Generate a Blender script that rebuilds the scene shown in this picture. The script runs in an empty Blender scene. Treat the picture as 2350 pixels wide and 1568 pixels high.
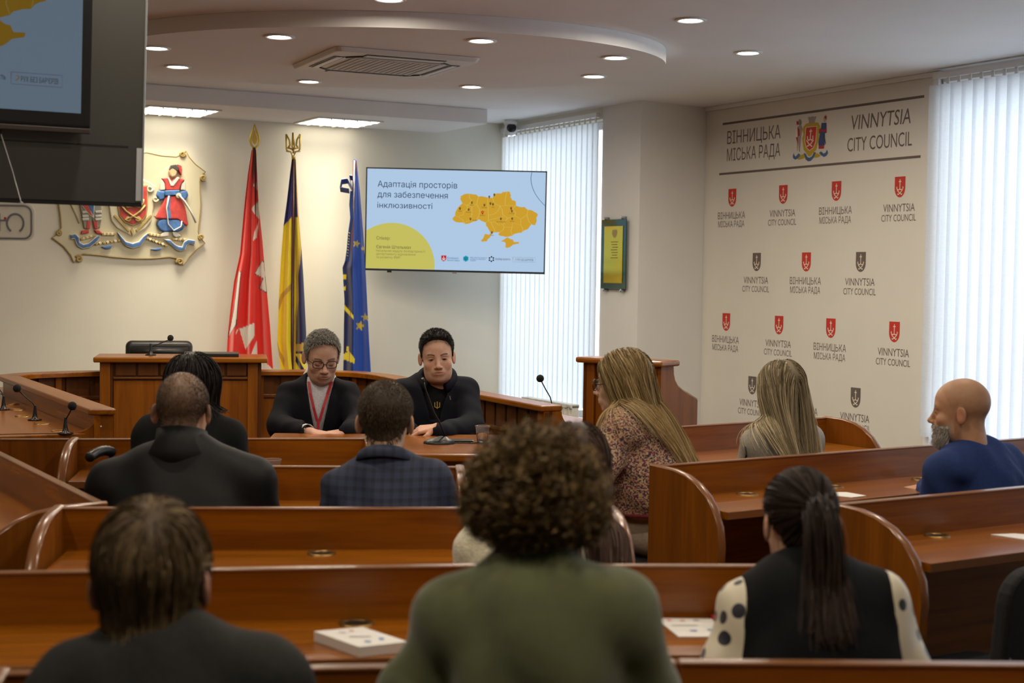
import bpy, bmesh, math, random
import numpy as np
from mathutils import Vector, Matrix
random.seed(7); np.random.seed(7)
SC = bpy.context.scene
COL = SC.collection
# ------------------------------------------------------------------ camera
FPX, ZC = 3350.0, 1.57
PIT, ROLL = math.atan(154/FPX), 0.015
F_ = Vector((0, math.cos(PIT), -math.sin(PIT))); U0 = Vector((0, math.sin(PIT), math.cos(PIT))); R0 = Vector((1, 0, 0))
R_ = R0*math.cos(ROLL) + U0*math.sin(ROLL); U_ = -R0*math.sin(ROLL) + U0*math.cos(ROLL)
CAMP = Vector((0, 0, ZC))
cd = bpy.data.cameras.new('camera'); cam = bpy.data.objects.new('camera', cd); COL.objects.link(cam)
cd.sensor_width = 36; cd.lens = FPX/2350*36; cd.clip_start = .05; cd.clip_end = 100
cam.matrix_world = Matrix(((R_.x, U_.x, -F_.x, 0), (R_.y, U_.y, -F_.y, 0), (R_.z, U_.z, -F_.z, ZC), (0, 0, 0, 1)))
cd.dof.use_dof = True; cd.dof.focus_distance = 8.0; cd.dof.aperture_fstop = 4.0
SC.camera = cam
def ray(x, y): return F_ + R_*((x-1175)/FPX) + U_*((784-y)/FPX)
def onz(x, y, z): d = ray(x, y); return CAMP + d*((z-ZC)/d.z)
def atY(x, y, Y): d = ray(x, y); return CAMP + d*(Y/d.y)
def onpl(x, y, P, n): d = ray(x, y); return CAMP + d*(n.dot(P-CAMP)/n.dot(d))
# ------------------------------------------------------------------ sky, exposure
SC.view_settings.view_transform = 'Standard'; SC.view_settings.look = 'None'
SC.view_settings.exposure = 0.2; SC.view_settings.gamma = 1.0; SC.view_settings.use_curve_mapping = False
W = bpy.data.worlds.new('overcast_sky'); SC.world = W; W.use_nodes = True
_bg = W.node_tree.nodes['Background']; _bg.inputs[0].default_value = (.84, .91, 1.0, 1); _bg.inputs[1].default_value = 3.3
SC.cycles.use_denoising = True; SC.cycles.max_bounces = 8; SC.cycles.diffuse_bounces = 5; SC.cycles.glossy_bounces = 3
SC.cycles.transmission_bounces = 6; SC.cycles.transparent_max_bounces = 12
SC.cycles.caustics_reflective = False; SC.cycles.caustics_refractive = False; SC.cycles.sample_clamp_indirect = 4.0
# ------------------------------------------------------------------ room axes
TH = math.radians(28.5)
AU = Vector((-math.sin(TH), math.cos(TH), 0)); AV = Vector((math.cos(TH), math.sin(TH), 0)); ZV = Vector((0, 0, 1))
KC = Vector((-.085, 13.99, 0))          # back right corner
PW = Vector((1.612, 12.386, 0))         # where the printed wall begins
H = 3.0; ZS = 2.874; ZD = 2.91; HP = .886; WT = .765
# ------------------------------------------------------------------ materials
MATS = {}
def nodes(m): m.use_nodes = True; return m.node_tree.nodes, m.node_tree.links
def mat(name, col, rough=.5, metal=0, spec=.5, noise=0, nscale=40, bump=0, bscale=200, alpha=None, coat=0, sheen=0, trans=0, ior=1.45, vcol=False):
    if name in MATS: return MATS[name]
    m = bpy.data.materials.new(name); N, L = nodes(m); b = N['Principled BSDF']
    b.inputs['Base Color'].default_value = (*col, 1); b.inputs['Roughness'].default_value = rough; b.inputs['Metallic'].default_value = metal
    b.inputs['Specular IOR Level'].default_value = spec; b.inputs['Coat Weight'].default_value = coat; b.inputs['Sheen Weight'].default_value = sheen
    b.inputs['Transmission Weight'].default_value = trans; b.inputs['IOR'].default_value = ior
    tc = N.new('ShaderNodeTexCoord')
    src = None
    if vcol:
        a = N.new('ShaderNodeAttribute'); a.attribute_name = 'Col'; src = a.outputs['Color']; L.new(src, b.inputs['Base Color'])
    if noise:
        n = N.new('ShaderNodeTexNoise'); n.inputs['Scale'].default_value = nscale; n.inputs['Detail'].default_value = 4
        L.new(tc.outputs['Object'], n.inputs['Vector'])
        mr = N.new('ShaderNodeMapRange'); mr.inputs['From Min'].default_value = .3; mr.inputs['From Max'].default_value = .7
        mr.inputs['To Min'].default_value = 1-noise; mr.inputs['To Max'].default_value = 1+noise
        L.new(n.outputs['Fac'], mr.inputs['Value'])
        mx = N.new('ShaderNodeMix'); mx.data_type = 'RGBA'; mx.blend_type = 'MULTIPLY'; mx.inputs[0].default_value = 1
        if src: L.new(src, mx.inputs[6])
        else: mx.inputs[6].default_value = (*col, 1)
        L.new(mr.outputs[0], mx.inputs[7]); L.new(mx.outputs[2], b.inputs['Base Color'])
    if bump:
        n2 = N.new('ShaderNodeTexNoise'); n2.inputs['Scale'].default_value = bscale; n2.inputs['Detail'].default_value = 3
        L.new(tc.outputs['Object'], n2.inputs['Vector'])
        bp = N.new('ShaderNodeBump'); bp.inputs['Strength'].default_value = bump; bp.inputs['Distance'].default_value = .004
        L.new(n2.outputs['Fac'], bp.inputs['Height']); L.new(bp.outputs[0], b.inputs['Normal'])
    MATS[name] = m; return m
def emat(name, col, s=1.0):
    if name in MATS: return MATS[name]
    m = bpy.data.materials.new(name); N, L = nodes(m); N.remove(N['Principled BSDF'])
    e = N.new('ShaderNodeEmission'); e.inputs[0].default_value = (*col, 1); e.inputs[1].default_value = s
    L.new(e.outputs[0], N['Material Output'].inputs[0]); MATS[name] = m; return m
def wood(name, c1, c2, axis='X', rough=.26, scale=1.0):
    """veneer with long grain along one object axis"""
    if name in MATS: return MATS[name]
    m = bpy.data.materials.new(name); N, L = nodes(m); b = N['Principled BSDF']
    tc = N.new('ShaderNodeTexCoord'); mp = N.new('ShaderNodeMapping')
    s = {'X': (.9, 14, 14), 'Y': (14, .9, 14), 'Z': (14, 14, .9)}[axis]
    mp.inputs['Scale'].default_value = [q*scale for q in s]
    oi = N.new('ShaderNodeObjectInfo'); va = N.new('ShaderNodeVectorMath'); va.operation = 'ADD'
    L.new(tc.outputs['Object'], va.inputs[0]); L.new(oi.outputs['Location'], va.inputs[1]); L.new(va.outputs[0], mp.inputs[0])
    n = N.new('ShaderNodeTexNoise'); n.inputs['Scale'].default_value = 1.3; n.inputs['Detail'].default_value = 6; n.inputs['Distortion'].default_value = .9
    n3 = N.new('ShaderNodeTexNoise'); n3.inputs['Scale'].default_value = 7; n3.inputs['Detail'].default_value = 3
    L.new(mp.outputs[0], n.inputs['Vector']); L.new(mp.outputs[0], n3.inputs['Vector'])
    ad = N.new('ShaderNodeMath'); ad.operation = 'MULTIPLY_ADD'; ad.inputs[1].default_value = .35
    L.new(n3.outputs['Fac'], ad.inputs[0]); L.new(n.outputs['Fac'], ad.inputs[2])
    r = N.new('ShaderNodeValToRGB'); r.color_ramp.elements[0].position = .42; r.color_ramp.elements[1].position = .88
    r.color_ramp.elements[0].color = (*c1, 1); r.color_ramp.elements[1].color = (*c2, 1)
    L.new(ad.outputs[0], r.inputs[0]); L.new(r.outputs[0], b.inputs['Base Color'])
    b.inputs['Roughness'].default_value = rough; b.inputs['Specular IOR Level'].default_value = .5 if rough < .4 else .2; b.inputs['Coat Weight'].default_value = .04; b.inputs['Coat Roughness'].default_value = .2
    MATS[name] = m; return m
WX = wood('cherry_veneer', (.165, .044, .0012), (.29, .092, .004), 'X')
WZ = wood('cherry_veneer_upright', (.145, .039, .0012), (.25, .077, .004), 'Z', .5)
WD = wood('dark_cherry_veneer', (.075, .023, .004), (.115, .037, .007), 'Z', .5)
WDX = wood('dark_cherry_rail', (.09, .028, .004), (.14, .047, .009), 'X')
EDGE = mat('plum_edge_band', (.20, .078, .026), .26, coat=.15)
WALL = mat('cream_paint', (.76, .715, .60), .75, noise=.02, nscale=3, bump=.05, bscale=180)
WALLG = mat('grey_white_paint', (.80, .79, .77), .75, noise=.02, nscale=3, bump=.05, bscale=180)
CEIL = mat('white_ceiling_paint', (.86, .85, .855), .8, noise=.02, nscale=2, bump=.04, bscale=150)
WHITE = mat('white_plastic', (.78, .78, .77), .4)
BLACK = mat('black_plastic', (.012, .012, .013), .35)
BLACKM = mat('black_metal', (.02, .02, .022), .3, metal=.6)
CHROME = mat('brushed_chrome', (.55, .55, .56), .3, metal=1)
BRASS = mat('brass', (.28, .17, .06), .4, metal=.9)
GOLD = mat('gold_paint', (.62, .43, .08), .35, metal=.7)
# ------------------------------------------------------------------ geometry helpers
def link(o, parent=None):
    COL.objects.link(o)
    if parent is not None: o.parent = parent
    return o
def tag(o, label=None, cat=None, group=None, kind=None):
    if label: o['label'] = label
    if cat: o['category'] = cat
    if group: o['group'] = group
    if kind: o['kind'] = kind
    return o
def thing(name, label, cat, loc=(0, 0, 0), rz=0, group=None):
    o = bpy.data.objects.new(name, None); o.empty_display_size = .1; COL.objects.link(o)
    o.location = loc; o.rotation_euler = (0, 0, rz); return tag(o, label, cat, group)
class MB:
    def __init__(s): s.v = []; s.f = []; s.c = []
    def add(s, vs, fs):
        n = len(s.v); s.v += [tuple(q) for q in vs]; s.f += [tuple(i+n for i in q) for q in fs]; return s
    def box(s, x0, x1, y0, y1, z0, z1, M=None):
        vs = [Vector((x, y, z)) for z in (z0, z1) for y in (y0, y1) for x in (x0, x1)]
        if M is not None: vs = [M @ q for q in vs]
        return s.add(vs, [(0, 2, 3, 1), (4, 5, 7, 6), (0, 1, 5, 4), (2, 6, 7, 3), (0, 4, 6, 2), (1, 3, 7, 5)])
    def prism(s, poly, fn, a, b):
        """polygon (list of 2-tuples) swept from a to b; fn(p, q, t) gives the 3D point"""
        n = len(poly); vs = [fn(p, q, a) for p, q in poly] + [fn(p, q, b) for p, q in poly]
        fs = [tuple(range(n))[::-1], tuple(range(n, 2*n))] + [(i, (i+1) % n, (i+1) % n+n, i+n) for i in range(n)]
        return s.add(vs, fs)
    def tube(s, path, r, n=8, cap=True, closed=False):
        path = [Vector(q) for q in path]; m = len(path); rs = r if hasattr(r, '__len__') else [r]*m
        vs = []; up = None
        for i, q in enumerate(path):
            if closed: t = path[(i+1) % m] - path[i-1]
            else: t = path[min(i+1, m-1)] - path[max(i-1, 0)]
            t = t.normalized() if t.length > 1e-9 else Vector((0, 0, 1))
            if up is None: up = Vector((0, 0, 1)) if abs(t.z) < .9 else Vector((1, 0, 0))
            a = (up - t*up.dot(t)).normalized(); b = t.cross(a); up = a
            for k in range(n):
                w = 2*math.pi*k/n; vs.append(q + (a*math.cos(w) + b*math.sin(w))*rs[i])
        fs = []
        for i in range(m if closed else m-1):
            j = (i+1) % m
            for k in range(n): fs.append((i*n+k, i*n+(k+1) % n, j*n+(k+1) % n, j*n+k))
        if cap and not closed: fs += [tuple(range(n))[::-1], tuple(range((m-1)*n, m*n))]
        return s.add(vs, fs)
    def lathe(s, prof, c=(0, 0, 0), n=24, M=None, close=True):
        vs = []; m = len(prof); c = Vector(c)
        for r, z in prof:
            for k in range(n):
                w = 2*math.pi*k/n; q = Vector((r*math.cos(w), r*math.sin(w), z))
                vs.append((M @ q if M is not None else q) + c)
        fs = [(i*n+k, i*n+(k+1) % n, (i+1)*n+(k+1) % n, (i+1)*n+k) for i in range(m-1) for k in range(n)]
        if close: fs += [tuple(range(n))[::-1], tuple(range((m-1)*n, m*n))]
        return s.add(vs, fs)
    def strip(s, rows):
        """grid of points (list of equal rows) -> quads"""
        m = len(rows); n = len(rows[0]); vs = [q for r in rows for q in r]
        return s.add(vs, [(i*n+k, i*n+k+1, (i+1)*n+k+1, (i+1)*n+k) for i in range(m-1) for k in range(n-1)])
    def build(s, name, m, parent=None, smooth=False, bevel=0, seg=2, solid=0, loc=None, rot=None):
        me = bpy.data.meshes.new(name); me.from_pydata(s.v, [], s.f)
        bm = bmesh.new(); bm.from_mesh(me); bmesh.ops.recalc_face_normals(bm, faces=bm.faces); bm.to_mesh(me); bm.free()
        return finish(name, me, m, parent, smooth, bevel, seg, solid, loc, rot)
def finish(name, me, m, parent=None, smooth=False, bevel=0, seg=2, solid=0, loc=None, rot=None):
    if m: me.materials.append(m)
    if smooth: me.polygons.foreach_set('use_smooth', [True]*len(me.polygons))
    o = bpy.data.objects.new(name, me); link(o, parent)
    if loc is not None: o.location = loc
    if rot is not None: o.rotation_euler = rot
    if solid:
        q = o.modifiers.new('s', 'SOLIDIFY'); q.thickness = solid; q.offset = 0
    if bevel:
        q = o.modifiers.new('b', 'BEVEL'); q.width = bevel; q.segments = seg; q.limit_method = 'ANGLE'; q.angle_limit = math.radians(40)
    return o
def struct(o): o['kind'] = 'structure'; return o
def Rz(a): return Matrix.Rotation(a, 4, 'Z')
def copy_tree(o, parent=None):
    c = o.copy(); COL.objects.link(c)
    if parent is not None: c.parent = parent
    for ch in list(o.children): copy_tree(ch, c)
    return c
from mathutils.geometry import delaunay_2d_cdt
TXC = {}
def text_polys(s, shear=0, **k):
    """outline of a line of text, triangulated by winding number (the built-in fill overlaps on some glyphs)"""
    if (s, shear) in TXC: return TXC[(s, shear)]
    cu = bpy.data.curves.new('t', 'FONT'); cu.body = s; cu.shear = shear; cu.fill_mode = 'NONE'; cu.resolution_u = 3
    o = bpy.data.objects.new('t', cu); me = bpy.data.meshes.new_from_object(o)
    vs = [Vector((v.co.x, v.co.y)) for v in me.vertices]; es = [tuple(e.vertices) for e in me.edges]
    bpy.data.objects.remove(o); bpy.data.curves.remove(cu); bpy.data.meshes.remove(me)
    r = delaunay_2d_cdt(vs, es, [], 0, 1e-6); P = np.array([tuple(q) for q in r[0]]); T = np.array([tuple(f)[:3] for f in r[2]])
    A = np.array([tuple(vs[i]) for i, j in es]); B = np.array([tuple(vs[j]) for i, j in es]); C = P[T].mean(1)
    cr = (A[None, :, 1] > C[:, None, 1]) != (B[None, :, 1] > C[:, None, 1]); dy = np.where(B[:, 1] == A[:, 1], 1, B[:, 1]-A[:, 1])
    X = A[None, :, 0]+(B-A)[None, :, 0]*(C[:, None, 1]-A[None, :, 1])/dy[None]
    w = (np.where(B[:, 1] > A[:, 1], 1, -1)[None]*(cr & (X > C[:, None, 0]))).sum(1)
    TXC[(s, shear)] = ([tuple(q) for q in P], [tuple(int(i) for i in t) for t in T[w != 0]]); return TXC[(s, shear)]
def text_fit(s, w, h, **k):
    """text scaled to a width and cap height, centred at the origin"""
    vs, fs = text_polys(s, **k)
    x0 = min(v[0] for v in vs); x1 = max(v[0] for v in vs); cap, _ = text_polys('H'); ch = max(v[1] for v in cap)
    sx = w/(x1-x0); sy = h/ch
    return [((x-(x0+x1)/2)*sx, (y-ch/2)*sy) for x, y in vs], fs
# ================================================================== THE ROOM
def wall_quad(name, P, Q, z0, z1, m, t=.12, side=1):
    """a wall slab from P to Q, room side on the P-Q line, thickness away from the room"""
    d = (Q-P).normalized(); n = Vector((-d.y, d.x, 0))*side
    b = MB(); poly = [P, Q, Q+n*t, P+n*t]
    b.add([Vector((p.x, p.y, z)) for z in (z0, z1) for p in poly], [(3, 2, 1, 0), (4, 5, 6, 7), (0, 1, 5, 4), (1, 2, 6, 5), (2, 3, 7, 6), (3, 0, 4, 7)])
    return struct(b.build(name, m))
WDIR = -AU                                                  # along the right wall towards the viewer
BL = KC - AV*10.6; E1 = Vector((1.023, 11.949, 0)); W1 = KC + WDIR*1.735
RW_S, RW_E = 2.70, 13.6                                     # second window run, end of the right wall
SW = 6.5
RE = PW + WDIR*RW_E; LE = BL + WDIR*(RW_E + 1.9)
fl = MB(); fl.box(-14, 9, -6, 17, -.1, 0); o = struct(fl.build('floor', mat('grey_brown_carpet', (.075, .06, .05), .9, noise=.25, nscale=60, bump=.3, bscale=300)))
ce = MB(); cc = [KC+AU*.15+AV*.3, BL+AU*.15-AV*.15, LE-AU*.15-AV*.15, RE-AU*.15+AV*.15, PW+AV*.15]
ce.add([Vector((p.x, p.y, z)) for z in (H, H+.12) for p in cc], [(4, 3, 2, 1, 0), (5, 6, 7, 8, 9)] + [(i, (i+1) % 5, (i+1) % 5+5, i+5) for i in range(5)])
struct(ce.build('ceiling', CEIL))
wall_quad('wall_back', BL, KC+AV*.02, 0, H, WALL, side=1)
wall_quad('wall_left', LE, BL, 0, H, WALL, side=1)
wall_quad('wall_rear', RE, LE, 0, H, WALL, side=1)
# right side: window wall in the corner, pilaster, recessed printed wall, long window run
wall_quad('wall_right_corner_sill', KC, W1, 0, .20, WALL, side=1)
wall_quad('wall_right_corner_head', KC, W1, 2.90, H, WALL, side=1)
pb = MB(); pp = [W1, E1, PW+AV*.02, PW+AV*.35-WDIR*.5, W1+AV*.35]
pb.add([Vector((p.x, p.y, z)) for z in (0, H) for p in pp], [(4, 3, 2, 1, 0), (5, 6, 7, 8, 9)] + [(i, (i+1) % 5, (i+1) % 5+5, i+5) for i in range(5)])
struct(pb.build('wall_right_pilaster', WALLG))
S0 = PW + WDIR*RW_S
wall_quad('wall_right_printed', PW, S0, 0, H, WALLG, side=1)
wall_quad('wall_right_sill', S0, S0+WDIR*SW, 0, .45, WALLG, side=1)
wall_quad('wall_right_head', S0, S0+WDIR*SW, 2.92, H, WALLG, side=1)
wall_quad('wall_right_near', S0+WDIR*SW, RE, 0, H, WALLG, side=1)
# dropped oval and the soffit along the back wall
ov = MB(); EC = Vector((-.834, 9.392, 0)); n = 96
ring = [(EC.x+1.785*math.cos(2*math.pi*k/n), EC.y+1.335*math.sin(2*math.pi*k/n)) for k in range(n)]
ov.prism(ring, lambda p, q, t: Vector((p, q, t)), ZD, H-.001); o = struct(ov.build('ceiling_oval', CEIL))
SF = Vector((-.242, 12.762, 0)); so = MB()
sp = [SF, SF+AU*1.02, SF+AU*1.02-AV*9.9, SF-AV*9.9]
so.add([Vector((p.x, p.y, z)) for z in (ZS, H-.001) for p in sp], [(3, 2, 1, 0), (4, 5, 6, 7), (0, 1, 5, 4), (1, 2, 6, 5), (2, 3, 7, 6), (3, 0, 4, 7)])
struct(so.build('ceiling_soffit', CEIL, bevel=.004))
# ------------------------------------------------------------------ windows with vertical blinds
def glass_mat():
    m = bpy.data.materials.new('window_glass'); N, L = nodes(m); N.remove(N['Principled BSDF'])
    t = N.new('ShaderNodeBsdfTransparent'); t.inputs[0].default_value = (.94, .97, .97, 1); g = N.new('ShaderNodeBsdfGlossy'); g.inputs['Roughness'].default_value = .02
    mx = N.new('ShaderNodeMixShader'); mx.inputs[0].default_value = .06
    L.new(t.outputs[0], mx.inputs[1]); L.new(g.outputs[0], mx.inputs[2]); L.new(mx.outputs[0], N['Material Output'].inputs[0]); return m
GLASS = glass_mat()
FRAME = mat('white_window_frame', (.80, .81, .82), .4)
def blind_mat():
    m = bpy.data.materials.new('woven_blind'); N, L = nodes(m); N.remove(N['Principled BSDF'])
    tc = N.new('ShaderNodeTexCoord'); mp = N.new('ShaderNodeMapping'); mp.inputs['Scale'].default_value = (260, 260, 22)
    n1 = N.new('ShaderNodeTexNoise'); n1.inputs['Scale'].default_value = 1; n1.inputs['Detail'].default_value = 2
    mp2 = N.new('ShaderNodeMapping'); mp2.inputs['Scale'].default_value = (30, 30, 230)
    n2 = N.new('ShaderNodeTexNoise'); n2.inputs['Scale'].default_value = 1; n2.inputs['Detail'].default_value = 2
    for a, b in ((mp, n1), (mp2, n2)): L.new(tc.outputs['Object'], a.inputs[0]); L.new(a.outputs[0], b.inputs['Vector'])
    mu = N.new('ShaderNodeMath'); mu.operation = 'ADD'; L.new(n1.outputs['Fac'], mu.inputs[0]); L.new(n2.outputs['Fac'], mu.inputs[1])
    r = N.new('ShaderNodeValToRGB'); r.color_ramp.elements[0].position = .7; r.color_ramp.elements[1].position = 1.15
    r.color_ramp.elements[0].color = (.80, .82, .86, 1); r.color_ramp.elements[1].color = (.86, .88, .92, 1)
    L.new(mu.outputs[0], r.inputs[0])
    d = N.new('ShaderNodeBsdfDiffuse'); t = N.new('ShaderNodeBsdfTranslucent'); mx = N.new('ShaderNodeMixShader'); mx.inputs[0].default_value = .7
    L.new(r.outputs[0], d.inputs[0]); L.new(r.outputs[0], t.inputs[0]); L.new(d.outputs[0], mx.inputs[1]); L.new(t.outputs[0], mx.inputs[2])
    L.new(mx.outputs[0], N['Material Output'].inputs[0]); return m
BLIND = blind_mat()
def window(name, P, L, z0, z1, out, nm, label):
    """glazed window between P and P+WDIR*L, glass set 'out' metres behind the wall line"""
    rz = math.atan2(WDIR.y, WDIR.x); root = bpy.data.objects.new(name, None); COL.objects.link(root); root.location = P; root.rotation_euler = (0, 0, rz); struct(root)
    fr = MB()      # local x along the wall, local +y = outdoors
    fr.box(0, L, out, out+.06, z0, z0+.07); fr.box(0, L, out, out+.06, z1-.07, z1)
    for k in range(nm+1):
        x = L*k/nm; w = .045; a = max(0, min(L-2*w, x-w)); fr.box(a, a+2*w, out, out+.06, z0, z1)
    fr.build('window_frame', FRAME, root, bevel=.006)
    for k in range(nm):
        g = MB(); g.box(L*k/nm+.045, L*(k+1)/nm-.045, out+.025, out+.031, z0+.07, z1-.07); g.build('pane', GLASS, root)
    si = MB(); si.box(0, L, .0, out+.05, z0-.03, z0); si.build('window_sill', FRAME, root, bevel=.005)
    po = bpy.data.lights.new('daylight_portal', 'AREA'); po.shape = 'RECTANGLE'; po.size = L; po.size_y = z1-z0; po.cycles.is_portal = True
    lo = bpy.data.objects.new('daylight_portal', po); COL.objects.link(lo); lo.parent = root
    lo.location = (L/2, out+.12, (z0+z1)/2); lo.rotation_euler = (math.radians(-90), 0, 0)
    return root
window('window_1', KC, 1.735, .23, 2.90, .10, 1, '')
window('window_2', S0, SW, .48, 2.92, .10, 4, '')
def blind(P, L, z0, z1, off, pitch, label, ang, lap=1.26):
    rz = math.atan2(WDIR.y, WDIR.x); root = thing('vertical_blind', label, 'blind', P, rz)
    n = int(L/pitch); w = pitch*lap
    me = None
    for k in range(n+1):
        x = min(L-.02, .03+k*pitch)
        if me is None:
            b = MB(); rows = []
            for j in range(2):
                z = (z0, z1-.06)[j]
                rows.append([Vector((-w/2+w*i/6, .012*math.sin(math.pi*i/6), z)) for i in range(7)])
            b.strip(rows); o = b.build('slat', BLIND, root, smooth=True); me = o.data
        else:
            o = bpy.data.objects.new('slat', me); link(o, root)
        o.location = (x, -off, 0); o.rotation_euler = (0, 0, math.radians(ang+random.uniform(-3, 3)))
        if k % 1 == 0:
            h = bpy.data.objects.get('slat_hook')
            if h is None or k == 0:
                hb = MB(); hb.box(-.012, .012, -.003, .003, z1-.06, z1-.02); h = hb.build('hanger', WHITE, root); hm = h.data
            else: pass
            if k: h = bpy.data.objects.new('hanger', hm); link(h, root)
            h.location = (x, -off, 0)
    r = MB(); r.box(0, L, -off-.02, -off+.02, z1-.02, z1+.02); r.build('head_rail', FRAME, root, bevel=.004)
    return root
blind(KC, 1.74, .42, 2.93, .05, .088, 'white vertical slat blind over the corner window beside the far screen', 5, 1.10)
blind(PW+WDIR*2.70, SW-.05, .50, 2.955, .07, .098, 'white vertical slat blind over the window right of the printed wall', 12)
# side trim of the printed wall, wall-end casing by the second window
tb = MB(); tb.box(2.645, 2.70, -.03, .0, 0, H-.005); o = struct(tb.build('trim_1', FRAME, bevel=.004, loc=PW, rot=(0, 0, math.atan2(WDIR.y, WDIR.x))))
hb_ = MB(); hb_.box(2.675, 2.690, -.055, -.040, .66, .86); hb_.box(2.67, 2.695, -.042, -.030, .74, .80); hb_.build('window_handle', WHITE, o, bevel=.003)
tb = MB(); tb.box(0, 2.66, -.018, 0, H-.035, H-.002); struct(tb.build('trim_2', WALLG, loc=PW, rot=(0, 0, math.atan2(WDIR.y, WDIR.x))))
# ------------------------------------------------------------------ lamps
LAMP = emat('lamp_glow', (1, .95, .88), 14)
def downlight(x, y, z, label, watt=11):
    root = thing('downlight', label, 'ceiling light', (x, y, z), 0, 'round recessed ceiling lights')
    b = MB(); b.lathe([(.066, .0), (.088, .0), (.090, -.006), (.084, -.011), (.066, -.008), (.066, 0)], n=28, close=False); b.build('trim_ring', WHITE, root, smooth=True)
    b = MB(); b.lathe([(0.001, -.004), (.066, -.004)], n=28, close=False); b.build('lens', LAMP, root)
    l = bpy.data.lights.new('lamp', 'AREA'); l.shape = 'DISK'; l.size = .13; l.energy = watt*1.0; l.color = (1, .87, .68); l.spread = math.radians(176)
    o = bpy.data.objects.new('lamp', l); link(o, root); o.location = (0, 0, -.014)
DL = [((641, 83), 'round downlight in the oval ceiling, near edge above the air conditioner, left one'), ((1105, 92), 'round downlight in the oval ceiling, near edge above the air conditioner, right one'),
      ((1413, 131), 'round downlight in the oval ceiling, nearer one at its right end'), ((1363, 174), 'round downlight in the oval ceiling, farther one at its right end'),
      ((1082, 198), 'round downlight in the oval ceiling, far edge behind the air conditioner, right one'), ((709, 186), 'round downlight in the oval ceiling, far edge behind the air conditioner, left one'),
      ((408, 152), 'round downlight in the oval ceiling, just clear of the hanging screen'), ((358, 109), 'round downlight in the oval ceiling, half cut by the hanging screen')]
for (x, y), lb in DL:
    p = onz(x, y, ZD); downlight(p.x, p.y, ZD, lb)
for (x, y), lb in [((1585, 45), 'round downlight in the flat ceiling right of the oval, nearer one'), ((1717, 120), 'round downlight in the flat ceiling above the printed wall')]:
    p = onz(x, y, H); downlight(p.x, p.y, H, lb)
for i, (x, y) in enumerate([(-.667, 7.70), (-1.9, 6.6), (.5, 6.3), (1.9, 6.5), (-1.1, 4.6), (.4, 3.9), (1.8, 4.3), (-1.9, 2.6), (-.3, 1.8), (1.1, 1.7), (-3.6, 7.4), (-3.4, 4.6)]):
    downlight(x, y, H, 'round downlight at the top picture edge, nearer than the oval' if i == 0 else 'round downlight in the flat ceiling over the audience', 4 if i == 0 else 13)
def light_panel(C, label):
    root = thing('light_panel', label, 'ceiling light', (C.x, C.y, ZS), TH, 'fluorescent panels in the soffit')
    a = .295; b = MB()
    for s in (-1, 1): b.box(-a, a, s*a-.012, s*a+.012, -.012, .0); b.box(s*a-.012, s*a+.012, -a, a, -.012, .0)
    b.build('frame', WHITE, root, bevel=.003)
    for k in range(4):
        t = MB(); y = -a+a*2*(k+.5)/4; t.tube([(-a+.02, y, -.004), (a-.02, y, -.004)], .012, 10); t.build('tube', emat('tube_glow', (1, .93, .76), 9), root, smooth=True)
    t = MB(); t.box(-a+.012, a-.012, -a+.012, a-.012, -.0025, -.0005); t.build('reflector', emat('reflector_glow', (1, .93, .76), 2.2), root)
    for k in range(1, 5):
        t = MB(); x = -a+2*a*k/5; t.box(x-.004, x+.004, -a, a, -.022, -.004); t.build('louvre', WHITE, root)
    l = bpy.data.lights.new('lamp', 'AREA'); l.shape = 'SQUARE'; l.size = .55; l.energy = 11; l.color = (1, .91, .72); l.spread = math.radians(72)
    o = bpy.data.objects.new('lamp', l); link(o, root); o.location = (0, 0, -.03)
light_panel(Vector((-1.54, 12.78, 0)), 'square fluorescent ceiling panel above the flags')
light_panel(Vector((-2.80, 12.09, 0)), 'square fluorescent ceiling panel beside the hanging screen')
# ------------------------------------------------------------------ air conditioner
def cassette():
    root = thing('air_conditioner', 'white square cassette air conditioner in the oval ceiling', 'air conditioner', (-.84, 9.35, ZD-.001), TH-.06)
    b = MB(); a = .475
    pts = []
    for q in range(4):
        for k in range(5):
            w = math.pi/2*q + math.pi/2*k/4; cx = (a-.05)*(1 if q in (0, 3) else -1); cy = (a-.05)*(1 if q in (0, 1) else -1)
            pts.append((cx+.05*math.cos(w), cy+.05*math.sin(w)))
    b.prism(pts, lambda p, q, t: Vector((p*(1 if t > -.01 else .97), q*(1 if t > -.01 else .97), t)), 0, -.028); b.build('panel', mat('ac_white', (.72, .70, .67), .45), root, bevel=.006)
    dark = mat('ac_dark_slot', (.03, .03, .032), .5)
    for q in range(4):
        r = MB(); r.box(-.26, .26, .345, .415, -.031, -.026); s = r.build('air_slot', dark, root); s.rotation_euler = (0, 0, q*math.pi/2)
        r = MB(); r.box(-.255, .255, .358, .398, -.036, -.029); s = r.build('louvre_blade', WHITE, root, bevel=.003); s.rotation_euler = (math.radians(0), 0, q*math.pi/2)
        r = MB(); r.tube([(.30*math.cos(w)-.0, .30*math.sin(w)+.0, -.030) for w in [math.pi/4-.14+.28*k/6 for k in range(7)]], .006, 6); s = r.build('corner_slot', dark, root); s.rotation_euler = (0, 0, q*math.pi/2); s.scale = (1.42, 1.42, 1)
    g = MB(); g.box(-.29, .29, -.29, .29, -.035, -.028); g.build('grille_plate', mat('ac_grey', (.55, .54, .53), .5), root, bevel=.004)
    for k in range(14):
        x = -.26+.04*k; g = MB(); g.box(x, x+.012, -.26, .26, -.038, -.034); g.build('grille_bar', mat('ac_grey', (.55, .54, .53), .5), root)
cassette()
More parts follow.
